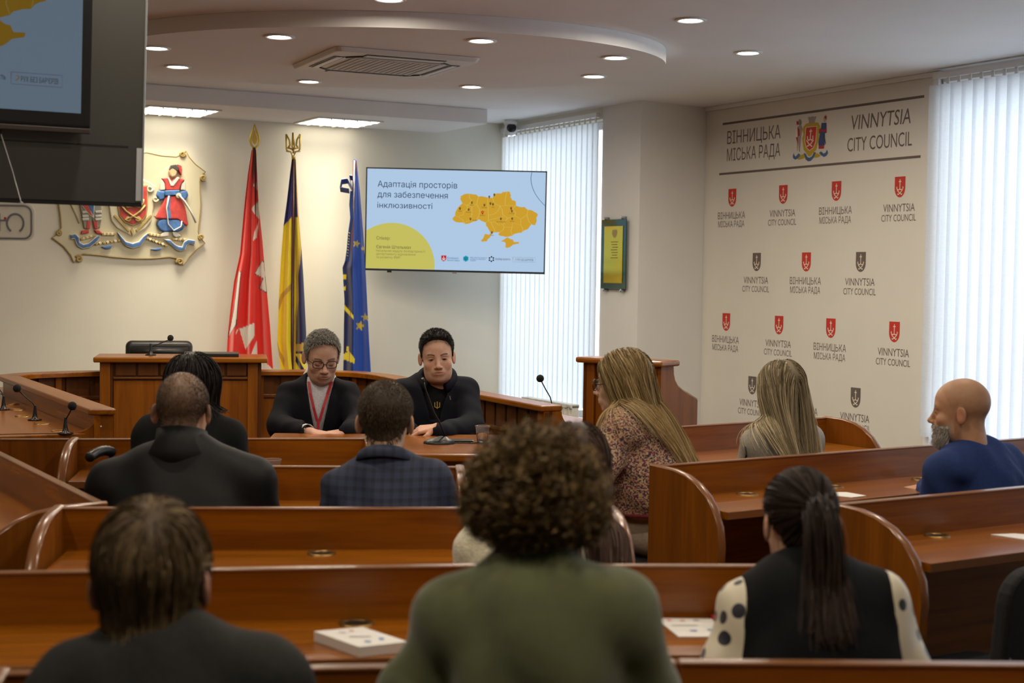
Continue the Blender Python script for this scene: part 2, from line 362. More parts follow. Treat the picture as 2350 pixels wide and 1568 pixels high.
# ------------------------------------------------------------------ dome camera in the corner
def dome_cam():
    P = atY(1172, 297, 13.62); root = thing('security_camera', 'white ceiling security camera with a black lens by the corner window', 'camera', (P.x, P.y, H), .2)
    b = MB(); b.lathe([(.06, 0), (.064, -.03), (.05, -.055), (.02, -.06)], n=20); b.build('mount', WHITE, root, smooth=True)
    b = MB(); b.lathe([(.001, .062), (.03, .055), (.05, .035), (.06, 0), (.05, -.035), (.03, -.055), (.001, -.062)], c=(0, -.0, -.085), n=20); b.build('ball', WHITE, root, smooth=True)
    M = Matrix.Rotation(math.radians(75), 4, 'X')
    b = MB(); b.lathe([(.001, .066), (.032, .064), (.044, .05), (.046, .035)], c=(0, 0, -.085), n=20, M=M); b.build('lens', BLACK, root, smooth=True)
dome_cam()
# heating pipe beside the printed wall, with valve, and the radiator below the corner window
pr = thing('heating_pipe', 'thin painted heating pipe in the corner left of the printed wall', 'pipe', (PW+WDIR*(-.03)-AV*.09), 0)
b = MB(); b.tube([(0, 0, .0), (0, 0, 2.1), (0, 0, H-.01)], .018, 10); b.build('pipe', mat('pipe_paint', (.66, .60, .48), .4), pr, smooth=True)
b = MB(); b.tube([(0, 0, .36), (-.02, -.10, .36)], .02, 8); b.tube([(-.02, -.10, .36), (-.02, -.10, .30)], .012, 8); b.build('valve', CHROME, pr, smooth=True)
def radiator():
    rz = math.atan2(WDIR.y, WDIR.x); root = thing('radiator', 'white sectional radiator under the corner window', 'radiator', KC+WDIR*.78-AV*.15, rz)
    m = mat('radiator_enamel', (.74, .72, .66), .35); me = None
    for k in range(11):
        if me is None:
            b = MB()
            for zz in (.10, .19, .28, .37, .44): b.box(-.036, .036, -.05, .03, zz-.012, zz+.0)
            b.box(-.005, .005, -.05, .03, .06, .45); b.box(-.038, .038, -.035, .03, .06, .45); b.box(-.038, .038, -.05, .035, .43, .46)
            o = b.build('section', m, root, bevel=.003); me = o.data
        else: o = bpy.data.objects.new('section', me); link(o, root)
        o.location = (k*.08, 0, 0)
    b = MB(); b.box(-.03, .83, .02, .05, .0, .12); b.build('bracket', m, root)
radiator()
# ================================================================== FURNITURE
def gable_profile():
    p = [(0, 0), (0, HP), (-.13, HP-.004), (-.20, HP-.016), (-.26, HP-.038), (-.31, HP-.072), (-.35, HP-.115), (-.378, HP-.17), (-.388, HP-.235), (-.384, .56), (-.366, .46), (-.335, .33), (-.295, .18), (-.255, 0)]
    return p
def desk(name, P0, P1, label, gables=(1, 1), depth=.375, grom=(), group=None, extend=0):
    """bench desk: upright screen panel from P0 to P1, worktop on the -y side, curved end gables"""
    P0 = Vector(P0); P1 = Vector(P1); d = P1-P0; L = d.length; rz = math.atan2(d.y, d.x)
    root = thing(name, label, 'desk', (P0.x, P0.y, 0), rz, group)
    b = MB(); b.box(.0, L, -.024, 0, 0, HP-.006); b.build('screen_panel', WX, root)
    b = MB(); b.box(0, L, -.027, .003, HP-.007, HP); b.build('top_edge_band', EDGE, root, bevel=.003)
    b = MB(); b.box(.015, L-.015, -depth, -.024, WT-.026, WT); b.build('worktop', WX, root)
    b = MB(); b.box(.015, L-.015, -depth-.004, -depth, WT-.027, WT+.001); b.build('worktop_edge_band', EDGE, root, bevel=.003)
    for k, x in enumerate((0, L)):
        if not gables[k]: continue
        x0 = x-.03 if k == 0 else x; pr = gable_profile()
        b = MB(); b.prism(pr, lambda p, q, t: Vector((t, p, q)), x0, x0+.03); b.build('end_gable', WZ, root)
        # rounded edge band that follows the curve
        e = MB(); path = pr[1:]; rows = []
        for i, (p, q) in enumerate(path):
            a = path[max(0, i-1)]; c = path[min(len(path)-1, i+1)]; tx, ty = c[0]-a[0], c[1]-a[1]; l = math.hypot(tx, ty); nx, ny = -ty/l, tx/l
            if nx*(-1)+ny*.3 < 0 and i > 1: pass
            nx, ny = (nx, ny) if (ny > 0 or nx < 0) else (-nx, -ny)
            rows.append([Vector((x0+.015+.016*math.cos(w), p+nx*(.0005+.0055*math.sin(w)), q+ny*(.0005+.0055*math.sin(w)))) for w in [math.pi*j/6 for j in range(7)]])
        e.strip(rows); e.build('gable_edge_band', EDGE, root, smooth=True)
    for gx, gy in grom:                                            # grommets at world positions
        q = Rz(-rz) @ (Vector((gx, gy, 0))-Vector((P0.x, P0.y, 0)))
        b = MB(); b.lathe([(.028, .0), (.030, .004), (.040, .004), (.042, .0)], c=(q.x, q.y, WT), n=20, close=False); b.build('grommet_ring', BRASS, root, smooth=True)
        b = MB(); b.lathe([(.001, .0015), (.028, .0015)], c=(q.x, q.y, WT), n=20, close=False); b.build('grommet_hole', BLACK, root)
    return root
G = 'audience bench desks'
# centre block, nearest first
desk('bench_desk', (-.845, 2.452), (.30, 2.59), 'left length of the nearest bench desk, by the charcoal jacket and green sweater', (1, 0), group=G)
desk('bench_desk', (.306, 2.591), (1.75, 2.625), 'right length of the nearest bench desk, leaving the picture at bottom right', (0, 0), group=G)
def gp(x, y): p = onz(x, y, WT); return (p.x, p.y)
desk('bench_desk', (-1.45, 3.215), (-.069, 3.426), 'wooden bench desk holding the thick stack of papers', (0, 0), grom=[gp(818, 1432), gp(260, 1449)], group=G)
desk('bench_desk', (-.062, 3.427), (.655, 3.472), 'wooden bench desk in front of the woman with the ponytail', (0, 1), group=G)
desk('bench_desk', (-1.275, 4.158), (.285, 4.30), 'wooden bench desk with two curved gables in front of the white sweater', (1, 1), grom=[gp(738, 1271)], group=G)
desk('bench_desk', (-1.30, 5.075), (-.195, 5.165), 'wooden bench desk in front of the shaved man and the man in plaid', (0, 1), group=G)
desk('bench_desk', (-1.735, 5.842), (-.606, 6.01), 'wooden bench desk in front of the person in the wheelchair', (1, 1), group=G)
# right block, parallel to the back wall
desk('bench_desk', (.12, 6.235), (1.545, 7.215), 'reddish bench desk in front of the two fair-haired women', (0, 1), grom=[gp(1695, 1024)], group=G)
desk('bench_desk', (.53, 5.284), (2.45, 6.53), 'reddish bench desk in front of the bald man in blue', (1, 0), grom=[gp(1715, 1135), gp(1912, 1118), gp(2115, 1101)], group=G)
desk('bench_desk', (.993, 4.437), (2.65, 5.44), 'reddish bench desk by the empty black chair, with a big curved gable', (1, 0), grom=[gp(2150, 1230)], group=G)
# left block
desk('bench_desk', (-2.35, 6.13), (-1.185, 4.245), 'dark wooden bench desk slanting away at the left edge', (0, 1), group=G)
sp_ = thing('partition_panel', 'plain upright wooden panel left of the wheelchair desk', 'panel', (-2.03, 5.80, 0), math.atan2(.036, .25))
b = MB(); b.box(0, .262, -.024, 0, 0, HP-.006); b.build('board', WZ, sp_)
b = MB(); b.box(0, .262, -.027, .003, HP-.006, HP); b.box(-.004, 0, -.024, 0, 0, HP); b.build('top_edge_band', EDGE, sp_, bevel=.002)
# ------------------------------------------------------------------ speakers' table
tt = thing('speakers_table', 'low wooden table where the two speakers sit, with microphone and cup', 'table', (-1.13, 6.43, 0), .06)
b = MB(); poly = [(0, .0), (1.02, .0), (1.10, .02), (1.16, .07), (1.19, .14), (1.20, .22), (1.20, .80), (0, .80)]
b.prism(poly, lambda p, q, t: Vector((p, q, t)), WT-.035, WT); b.build('table_top', WX, tt, bevel=.008)
b = MB(); b.box(.06, 1.02, .10, .125, .0, WT-.035); b.build('front_panel', WX, tt)
for x in (.03, 1.02):
    b = MB(); b.box(x, x+.03, .12, .72, 0, WT-.035); b.build('side_panel', WZ, tt)
# ------------------------------------------------------------------ horseshoe presidium
def ledge_desk(name, P0, P1, label, flip=1, posts=(1, 1), nsl=5, end=None, back=.13, fascia=True, work=True, depth=.5):
    """council desk length with a broad ledge; local x runs P0->P1, fascia on -y, seats on +y"""
    P0 = Vector((*P0, 0)); P1 = Vector((*P1, 0)); d = P1-P0; L = d.length; rz = math.atan2(d.y, d.x)
    root = thing(name, label, 'desk', P0, rz, 'horseshoe council desks')
    b = MB(); b.box(0, L, -.0, back, HP-.032, HP); b.build('ledge', WX, root, bevel=.008)
    b = MB(); b.box(0, L, .05, .07, 0, HP-.032); b.build('back_board', WD, root)
    if fascia:
        for k, x in enumerate((.0, L-.075)):
            if posts[k]: q = MB(); q.box(x, x+.075, .022, .05, 0, HP-.032); q.build('post', WZ, root, bevel=.003)
        q = MB(); q.box(.075, L-.075, .028, .05, .70, .722); q.build('rail', WDX, root, bevel=.003)
        q = MB(); q.box(.075, L-.075, .036, .05, .0, .70); q.build('lower_panel', WZ, root)
        w = (L-.15)/nsl
        for k in range(nsl):
            q = MB(); q.box(.075+w*k+.012, .075+w*(k+1)-.012, .036, .05, .722, HP-.034); q.build('slat', WD, root, bevel=.002)
    if work:
        q = MB(); q.box(0, L, .07, depth, WT-.025, WT); q.build('worktop', WX, root, bevel=.004)
    if end is not None:
        x = 0 if end == 0 else L-.03
        r = HP-.032-WT
        pr = [(.02, 0), (.02, HP-.032), (back-.005, HP-.032)] + [(back-.005+r*1.15*(1-math.cos(w)), HP-.032-r*math.sin(w)) for w in [math.pi/2*j/8 for j in range(1, 9)]] + [(depth, WT), (depth, 0)]
        q = MB(); q.prism(pr, lambda p, z, t: Vector((t, p, z)), x, x+.03); q.build('end_gable', WZ, root)
        q = MB(); q.box(x-.004 if end == 0 else x+.03, x if end == 0 else x+.034, .02, depth, 0, .05); q.build('plinth', WD, root)
    return root
# left arm: seats on the outer left side, so its fascia looks right (run it away from the viewer)
A0, A1 = (-1.928, 7.109), (-3.105, 9.193)
def arm_left():
    P0 = Vector((*A1, 0)); P1 = Vector((*A0, 0)); d = P1-P0; L = d.length; rz = math.atan2(d.y, d.x)
    root = thing('council_desk', 'left arm of the horseshoe council desk, with three gooseneck microphones', 'desk', P0, rz, 'horseshoe council desks')
    # local x towards the viewer, local -y = outer (seat) side
    b = MB(); b.add([Vector(q) for q in [(-.05, 0, HP-.032), (L, 0, HP-.032), (L-.03, -.128, HP-.032), (-.12, -.128, HP-.032), (-.05, 0, HP), (L, 0, HP), (L-.03, -.128, HP), (-.12, -.128, HP)]], [(3, 2, 1, 0), (4, 5, 6, 7), (0, 1, 5, 4), (1, 2, 6, 5), (2, 3, 7, 6), (3, 0, 4, 7)])
    b.build('ledge', WX, root, bevel=.008)
    b = MB(); b.box(0, L-.03, -.10, -.07, 0, HP-.032); b.build('back_board', WX, root)
    b = MB(); b.box(-.2, L-.05, -.55, -.10, WT-.025, WT); b.build('worktop', WX, root, bevel=.004)
    r = HP-.032-WT
    pr = [(-.01, 0), (-.01, HP-.032), (-.085, HP-.032)] + [(-.085-r*1.3*(1-math.cos(w)), HP-.032-r*math.sin(w)) for w in [math.pi/2*j/8 for j in range(1, 9)]] + [(-.55, WT), (-.55, 0)]
    q = MB(); q.prism(pr, lambda p, z, t: Vector((t+p*.22, p, z)), L-.05, L-.02); q.build('end_gable', WZ, root)
    q = MB(); q.lathe([(.004, 0), (.004, .004)], c=(L-.02, -.07, .80), n=8, M=Matrix.Rotation(math.pi/2, 4, 'Y')); q.build('cap_screw', WHITE, root)
    for px, py in ((40, 941), (52, 956), (97, 973), (137, 990), (28, 928)):
        w = onz(px, py, WT); ql = Rz(-rz) @ (w-P0)
        if ql.x > 0 and ql.y < -.11:
            g = MB(); g.lathe([(.030, 0), (.030, .004), (.040, .004), (.042, 0)], c=(ql.x, ql.y, WT), n=18, close=False); g.build('grommet_ring', BRASS, root, smooth=True)
    return root
arm_left()
def curved_ledge(name, pts, label, wd=.13, nsl=9):
    """a curved council desk length along a polyline; seats on its left-hand side"""
    root = thing(name, label, 'desk', (pts[0][0], pts[0][1], 0), 0, 'horseshoe council desks'); o = Vector((pts[0][0], pts[0][1], 0))
    P = [Vector((*q, 0))-o for q in pts]
    # resample with Catmull-Rom
    S = []
    for i in range(len(P)-1):
        p0, p1, p2, p3 = P[max(0, i-1)], P[i], P[i+1], P[min(len(P)-1, i+2)]
        for k in range(8):
            t = k/8; S.append(.5*((2*p1)+(p2-p0)*t+(2*p0-5*p1+4*p2-p3)*t*t+(3*p1-p0-3*p2+p3)*t**3))
    S.append(P[-1])
    T = [(S[min(i+1, len(S)-1)]-S[max(i-1, 0)]).normalized() for i in range(len(S))]; Nn = [Vector((-t.y, t.x, 0)) for t in T]
    def slab(a, b, z0, z1, nm, m, i0=0, i1=None, bev=.004, par=root):
        i1 = len(S) if i1 is None else i1; rows = []
        for i in range(i0, i1):
            p = S[i]; q = Nn[i]; rows.append([p+q*a+ZV*z0, p+q*b+ZV*z0, p+q*b+ZV*z1, p+q*a+ZV*z1, p+q*a+ZV*z0])
        g = MB(); g.strip(rows); n = len(rows); g.f += [(0, 1, 2, 3), tuple(5*(n-1)+k for k in (3, 2, 1, 0))]
        return g.build(nm, m, par, bevel=bev)
    slab(-.005, wd, HP-.032, HP, 'ledge', WX, bev=.007); slab(.05, .07, 0, HP-.032, 'back_board', WD)
    slab(.026, .05, .70, .722, 'rail', WDX); slab(.036, .05, 0, .70, 'lower_panel', WZ); slab(.07, .5, WT-.025, WT, 'worktop', WX)
    n = len(S)
    for k in range(nsl):
        a = int((n-1)*k/nsl); c = max(a+2, int((n-1)*(k+.78)/nsl)+1)
        slab(.034, .05, .722, HP-.034, 'slat', WD, a, min(n, c), .002)
    for i in (0, n//2, n-2): slab(.018, .05, 0, HP-.033, 'post', WZ, i, i+2, .003)
    return root
curved_ledge('council_desk', [(-3.13, 9.20), (-3.06, 9.40), (-2.85, 9.60), (-2.62, 9.70)], 'short curved council desk length left of the tall chair desk', nsl=5)
curved_ledge('council_desk', [(-1.72, 9.97), (-1.40, 10.03), (-1.10, 9.95), (-.90, 9.72), (-.76, 9.43)], 'curved council desk length behind the two speakers', nsl=8)
ledge_desk('council_desk', (-.76, 9.43), (.155, 7.60), 'right arm of the horseshoe council desk, below the corner window', nsl=14, end=1, work=True, depth=.5)
# tall chair desk in the middle of the horseshoe
def chair_desk():
    P0 = Vector((-2.685, 9.50, 0)); P1 = Vector((-1.665, 9.70, 0)); d = P1-P0; L = d.length
    root = thing('chair_desk', 'tall wooden chair desk in the middle of the horseshoe', 'desk', P0, math.atan2(d.y, d.x)); zt = .992
    b = MB(); b.box(-.04, L+.04, -.03, .40, zt-.035, zt); b.build('top_slab', WX, root, bevel=.008)
    b = MB(); b.box(.0, L, .03, .38, 0, zt-.035); b.build('body', WD, root)
    for x in (0, L-.09):
        b = MB(); b.box(x, x+.065, .0, .03, 0, zt-.035); b.build('post', WZ, root, bevel=.003)
        b = MB(); b.box(x+.065 if x == 0 else x-.0, x+.08 if x == 0 else x+.015, .012, .03, 0, zt-.035); b.build('post_bead', WD, root, bevel=.002)
    w = (L-.18)/6
    for k in range(6):
        b = MB(); b.box(.09+w*k+.008, .09+w*(k+1)-.008, .014, .03, .868, zt-.036); b.build('frieze_block', WD, root, bevel=.002)
    b = MB(); b.box(.085, L-.085, .006, .03, .845, .862); b.build('rail', WDX, root, bevel=.003)
    b = MB(); b.box(.085, L-.085, .018, .03, .03, .838); b.build('front_panel', WZ, root, bevel=.002)
    b = MB(); b.box(-.004, 0, .04, .37, 0, zt-.037); b.build('side_panel', mat('lit_side_veneer', (.40, .30, .18), .3), root)  # paler than the body: light falling on this side put into its colour
chair_desk()
# ------------------------------------------------------------------ lectern
def lectern():
    P0 = Vector((.385, 7.80, 0)); P1 = Vector((.762, 7.505, 0)); d = P1-P0; L = d.length
    root = thing('lectern', 'tall wooden speaker lectern with a swept side behind the woman in tweed', 'lectern', P0, math.atan2(d.y, d.x)); zt = 1.135; D = .37
    b = MB(); b.box(-.035, L+.03, -.03, .155, zt-.03, zt); b.build('top_slab', WX, root, bevel=.01)
    b = MB(); b.box(.0, L-.012, .02, .05, 0, zt-.03); b.build('front_board', WD, root)
    for x in (0, L-.085):
        b = MB(); b.box(x, x+.07, .0, .02, 0, zt-.03); b.build('post', WZ, root, bevel=.003)
    b = MB(); b.box(.075, L-.09, .008, .02, .05, .99); b.build('front_panel', WZ, root, bevel=.003)
    b = MB(); b.box(.075, L-.09, .004, .02, 1.0, 1.02); b.build('rail', WDX, root, bevel=.003)
    pr = [(.0, 0), (.0, zt-.03), (.12, zt-.03), (.125, zt-.075), (.14, zt-.11), (.17, zt-.14), (.22, zt-.165), (D, zt-.222), (D, 0)]
    for x in (L-.012, 0):
        b = MB(); b.prism(pr, lambda p, q, t: Vector((t, p, q)), x, x+.022); b.build('side_panel', WZ, root)
        e = MB(); e.tube([(x+.011, p, q) for p, q in pr[2:-1]], .011, 6); e.build('side_edge_band', EDGE, root, smooth=True)
    b = MB(); b.box(.01, L-.01, .05, D, .86, .88); b.build('reading_shelf', WX, root)
    b = MB(); b.box(L-.02, L+.0, D, D+.012, .80, .86); b.build('switch_box', BLACK, root)
lectern()
# ------------------------------------------------------------------ microphones
def goosenecks(P, label, lean, h=.20, disc=True, rz=0, base='round'):
    root = thing('gooseneck_microphone', label, 'microphone', P, rz, 'gooseneck microphones')
    b = MB(); b.lathe([(.001, 0), (.036, 0), (.036, .006), (.016, .010), (.011, .03), (.006, .075), (.006, .08)], n=16); b.build('base', BLACK, root, smooth=True)
    x, y = lean; pts = [(0, 0, .07), (.0, 0, h*.45), (x*.15, y*.15, h*.6), (x*.6, y*.6, h*.8), (x, y, h)]
    b = MB(); b.tube(pts, .0032, 6); b.build('neck', BLACKM, root, smooth=True)
    b = MB(); b.lathe([(.001, -.020), (.012, -.018), (.020, -.008), (.0215, .002), (.018, .013), (.009, .020), (.001, .022)], c=(x*1.1, y*1.1, h+.012), n=14); b.build('foam_head', mat('black_foam', (.008, .008, .009), .95, bump=.4, bscale=500), root, smooth=True)
    if disc:
        b = MB(); b.lathe([(.001, .0085), (.008, .0085)], c=(.022, -.022, 0), n=10, close=False); b.build('light', mat('orange_dot', (.6, .10, .02), .4), root)
p = onz(150, 996, WT); goosenecks((p.x, p.y, WT), 'gooseneck microphone on the left council arm, nearest its end', (.035, -.015), .125)
p = onz(80, 965, WT); goosenecks((p.x, p.y, WT), 'gooseneck microphone on the left council arm, middle one', (-.085, .0), .155)
p = onz(8, 941, WT); goosenecks((p.x, p.y, WT), 'gooseneck microphone on the left council arm, at the picture edge', (-.06, .02), .16)
p = atY(1254, 932, 7.95); goosenecks((p.x+.03, 7.98, WT), 'gooseneck microphone on the right council arm, against the window', (-.06, .0), .225)
p = onz(346, 818, .992); goosenecks((p.x-.03, p.y+.12, .992), 'gooseneck microphone on the tall chair desk', (.12, .0), .105)
def table_mic():
    p = onz(1008, 1018, WT); root = thing('table_microphone', 'desktop gooseneck microphone in front of the right-hand speaker', 'microphone', (p.x, p.y, WT), .1)
    b = MB(); n = 20; rows = []
    for z, s in ((0, 1), (.008, 1), (.02, .75), (.032, .3), (.036, .14)):
        rows.append([Vector((.075*s*math.cos(2*math.pi*k/n)+.02*(1-s), .062*s*math.sin(2*math.pi*k/n), z)) for k in range(n+1)])
    b.strip(rows); b.build('base', BLACK, root, smooth=True)
    top = atY(972, 876, p.y-.02)-Vector((p.x, p.y, WT)); b = MB()
    b.tube([Rz(-.1) @ q for q in [Vector((.03, 0, .03)), Vector((.0, 0, .10)), top*.5+Vector((.012, 0, 0)), top*.85, top]], .0042, 7); b.build('neck', BLACKM, root, smooth=True)
    q = Rz(-.1) @ top; b = MB(); b.tube([q, q+Vector((-.006, -.01, .014))], .008, 10); b.build('capsule', BLACK, root, smooth=True)
    b = MB(); b.tube([(.07, 0, .004), (.16, -.01, .004), (.28, .03, .004), (.45, .05, .004)], .003, 6); b.build('cable', BLACK, root, smooth=True)
    b = MB(); b.box(.03, .16, .06, .12, 0, .008); o = tag(b.build('phone', BLACK, None, bevel=.003), 'black smartphone lying flat behind the table microphone', 'phone'); o.location = (p.x, p.y+.01, WT)
table_mic()
def cup(P, label, s=1.0):
    root = thing('plastic_cup', label, 'cup', P, 0, 'clear plastic cups')
    m = mat('clear_plastic', (.93, .94, .95), .08, trans=.9, ior=1.15)
    b = MB(); b.lathe([(.024, 0), (.034, .078), (.0365, .081), (.0365, .085), (.034, .085), (.033, .08), (.0232, .003), (.001, .003)], n=24, close=False); b.build('wall', m, root, smooth=True)
    b = MB(); b.lathe([(.001, .004), (.0225, .004), (.0285, .05), (.001, .05)], n=20, close=False); b.build('water', mat('water', (.97, .98, 1), .02, trans=1, ior=1.33), root, smooth=True)
p = onz(1107, 1018, WT); cup((p.x, p.y, WT), 'clear plastic cup of water beside the right-hand speaker')
cup((-.911, 5.56, .765), 'clear plastic cup, only its rim showing over the middle bench desk')
bpy.data.objects[-1] if False else None
# ------------------------------------------------------------------ chairs
def black_chair(P, rz, label, group='black padded chairs'):
    root = thing('padded_chair', label, 'chair', P, rz, group); fab = mat('black_fabric', (.012, .012, .014), .9, noise=.3, nscale=150, bump=.2, bscale=600)
    def pad(w, h, t, r=.05):
        pts = []
        for q in range(4):
            for k in range(6):
                a = math.pi/2*q+math.pi/2*k/5; pts.append(((w/2-r)*(1 if q in (0, 3) else -1)+r*math.cos(a), (h/2-r)*(1 if q in (0, 1) else -1)+r*math.sin(a)))
        return pts
    b = MB(); b.prism(pad(.46, .43, 0, .08), lambda p, q, t: Vector((p, q, t+.012*(q/.2)**2)), .40, .455); b.build('seat', fab, root, bevel=.018, seg=3)
    b = MB(); b.prism(pad(.45, .34, 0, .09), lambda p, q, t: Vector((p, t-.25-.10*(q), .66+q)), -.02, .03); b.build('backrest', fab, root, bevel=.015, seg=3)
    for s in (-1, 1):
        b = MB(); b.tube([(s*.2, -.255, .60), (s*.21, -.225, .40), (s*.23, -.24, .012)], .011, 6); b.build('rear_leg', BLACKM, root, smooth=True)
        b = MB(); b.tube([(s*.21, -.225, .39), (s*.21, .18, .39), (s*.23, .23, .012)], .011, 6); b.build('front_leg', BLACKM, root, smooth=True)
    b = MB(); b.tube([(-.21, .0, .39), (.21, 0, .39)], .010, 6); b.build('stretcher', BLACKM, root, smooth=True)
    return root
# ================================================================== PRINTS, SCREENS, SIGNS
PRN = {}
def pm(col, e=None, nm=None):
    k = (col, e)
    if k not in PRN: PRN[k] = mat('print_%02d' % len(PRN), col, .6) if e is None else emat('screen_colour_%02d' % len(PRN), col, e)
    return PRN[k]
def srgb(r, g, b): return tuple(((c/255)/12.92 if c/255 <= .04045 else ((c/255+.055)/1.055)**2.4) for c in (r, g, b))
class Flat:
    """flat print on a plane: fn(a, b) -> Vector; every call adds one part"""
    def __init__(s, fn, parent, emit=None): s.fn = fn; s.p = parent; s.e = emit; s.k = 0
    def put(s, name, vs, fs, col, lift=0):
        b = MB(); b.add([s.fn(x, y, lift) for x, y in vs], fs)
        me = bpy.data.meshes.new(name); me.from_pydata(b.v, [], b.f); return finish(name, me, pm(col, s.e), s.p)
    def poly(s, name, pts, col, lift=0): return s.put(name, pts, [tuple(range(len(pts)))], col, lift)
    def rect(s, name, x0, x1, y0, y1, col, lift=0): return s.poly(name, [(x0, y0), (x1, y0), (x1, y1), (x0, y1)], col, lift)
    def line(s, name, polys, w, col, lift=0):
        vs = []; fs = []
        for pts in polys:
            n0 = len(vs)
            for i, (x, y) in enumerate(pts):
                a = pts[max(0, i-1)]; c = pts[min(len(pts)-1, i+1)]; tx, ty = c[0]-a[0], c[1]-a[1]; l = math.hypot(tx, ty) or 1
                vs += [(x-ty/l*w/2, y+tx/l*w/2), (x+ty/l*w/2, y-tx/l*w/2)]
            fs += [(n0+2*i, n0+2*i+1, n0+2*i+3, n0+2*i+2) for i in range(len(pts)-1)]
        return s.put(name, vs, fs, col, lift)
    def text(s, name, t, x, y, w, h, col, lift=0, align='c', **k):
        vs, fs = text_fit(t, w, h, **k)
        if align == 'l': x += w/2
        return s.put(name, [(x+a, y+b) for a, b in vs], fs, col, lift)
def circ(x, y, r, n=24, a0=0, a1=2*math.pi, ry=None): return [(x+r*math.cos(a0+(a1-a0)*k/n), y+(ry or r)*math.sin(a0+(a1-a0)*k/n)) for k in range(n)]
# ------------------------------------------------------------------ printed wall
def banner():
    root = thing('printed_wall_banner', 'large cream printed banner with red and grey shields on the right wall', 'banner', PW, math.atan2(WDIR.y, WDIR.x))
    b = MB(); b.box(.015, 2.63, -.006, -.001, .02, H-.04); b.build('sheet', mat('banner_vinyl', (.72, .69, .63), .6, noise=.015, nscale=4), root)
    F = Flat(lambda a, z, l: Vector((a, -.0068-l, z)), root)
    G1 = srgb(104, 92, 88); RED = srgb(196, 52, 40); PALE = srgb(235, 225, 205)
    F.poly('rule', [(.238, 2.832), (2.545, 2.832), (2.545, 2.850), (.238, 2.850)], G1); F.poly('rule', [(.205, 2.420), (2.525, 2.420), (2.525, 2.438), (.205, 2.438)], G1)
    TX = dict(offset=0)
    F.text('lettering', 'ВІННИЦЬКА', .65, 2.720, .69, .100, G1, **TX); F.text('lettering', 'МІСЬКА РАДА', .65, 2.578, .69, .096, G1, **TX)
    F.text('lettering', 'VINNYTSIA', 2.115, 2.720, .61, .105, G1, shear=.12, **TX); F.text('lettering', 'CITY COUNCIL', 2.105, 2.560, .665, .098, G1, **TX)
    def shield(x, zt, col, w=.105, h=.146):
        pts = [(x-w/2, zt), (x+w/2, zt), (x+w/2, zt-h*.55)] + [(x+w/2*math.cos(t), zt-h*.55-h*.45*math.sin(t)) for t in [math.pi*k/14 for k in range(1, 14)]] + [(x-w/2, zt-h*.55)]
        F.poly('shield', pts, col, .0004)
        k = w/.105; c = lambda px, pz: (x+px*k, zt-h/2+pz*k); ln = []
        ln.append([c(0, .055), c(0, -.012)]); ln.append([c(-.012, .038), c(.012, .038)])
        ln.append([c(.026*math.cos(t)-.0 if 0 else -.030, .010) if 0 else c(-.014+.016*math.cos(t), -.004+.016*math.sin(t)) for t in [math.pi*.85+math.pi*1.1*j/8 for j in range(9)]])
        ln.append([c(.014-.016*math.cos(t), -.004+.016*math.sin(t)) for t in [math.pi*.85+math.pi*1.1*j/8 for j in range(9)]])
        ln.append([c(-.034, -.002), c(-.022, -.026), c(.0, -.044), c(.022, -.054)]); ln.append([c(.034, -.002), c(.022, -.026), c(.0, -.044), c(-.022, -.054)])
        F.line('emblem', ln, .0062*k, PALE, .0008); F.line('emblem', [[c(-.024, -.045), c(-.012, -.056)], [c(.024, -.045), c(.012, -.056)]], .004*k, PALE, .0008)
    U1, U2, E1_, E2 = 'ВІННИЦЬКА', 'МІСЬКА РАДА', 'VINNYTSIA', 'CITY COUNCIL'
    def logo(x, zt, col, ua):
        shield(x, zt, col)
        if ua: F.text('lettering', U1, x-.008, zt-.219, .365, .052, G1, **TX); F.text('lettering', U2, x-.008, zt-.289, .352, .047, G1, **TX)
        else: F.text('lettering', E1_, x-.006, zt-.219, .315, .054, G1, **TX); F.text('lettering', E2, x-.008, zt-.290, .345, .047, G1, **TX)
    for x, ua in ((.390, 1), (1.045, 0), (1.665, 1), (2.332, 0)): logo(x, 2.300, RED, ua)
    for x, c, ua in ((.731, G1, 0), (1.341, RED, 1), (1.949, G1, 0)): logo(x, 1.772, c, ua)
    for x, ua in ((.345, 1), (1.03, 0), (1.64, 1), (2.315, 0)): logo(x, 1.276, RED, ua)
    for x, c, ua in ((.710, G1, 0), (1.339, RED, 1), (1.931, G1, 0)): logo(x, .777, c, ua)
    # full arms in the header, from the crop with scale 10.456 at (1780, 240)
    def cp(pts):
        out = []
        for cx, cy in pts:
            q = onpl(1780+cx/10.456, 240+cy/10.456, PW, AV); out.append(((q-PW).dot(WDIR), q.z))
        return out
    Y = srgb(190, 160, 40); BL_ = srgb(70, 100, 150); BD = srgb(55, 75, 130); GR = srgb(165, 150, 145); SK = srgb(200, 170, 130); RD = srgb(170, 45, 45); DK = srgb(60, 55, 60)
    A = lambda nm, pts, col, l: F.poly(nm, cp(pts), col, l)
    A('cartouche', [(740, 470), (820, 440), (880, 430), (960, 440), (1030, 430), (1090, 520), (1080, 600), (1060, 720), (1050, 860), (1010, 1010), (990, 1090), (900, 1180), (850, 1250), (800, 1240), (750, 1170), (690, 1090), (670, 960), (650, 820), (690, 720), (650, 600), (690, 530)], Y, .0004)
    A('shield', [(740, 545), (1015, 515), (1000, 720), (985, 900), (930, 1040), (830, 1115), (750, 1040), (715, 900), (725, 720)], PALE, .0008)
    A('shield', [(752, 556), (1003, 528), (988, 720), (972, 895), (920, 1030), (832, 1098), (762, 1030), (728, 895), (738, 720)], RED, .0012)
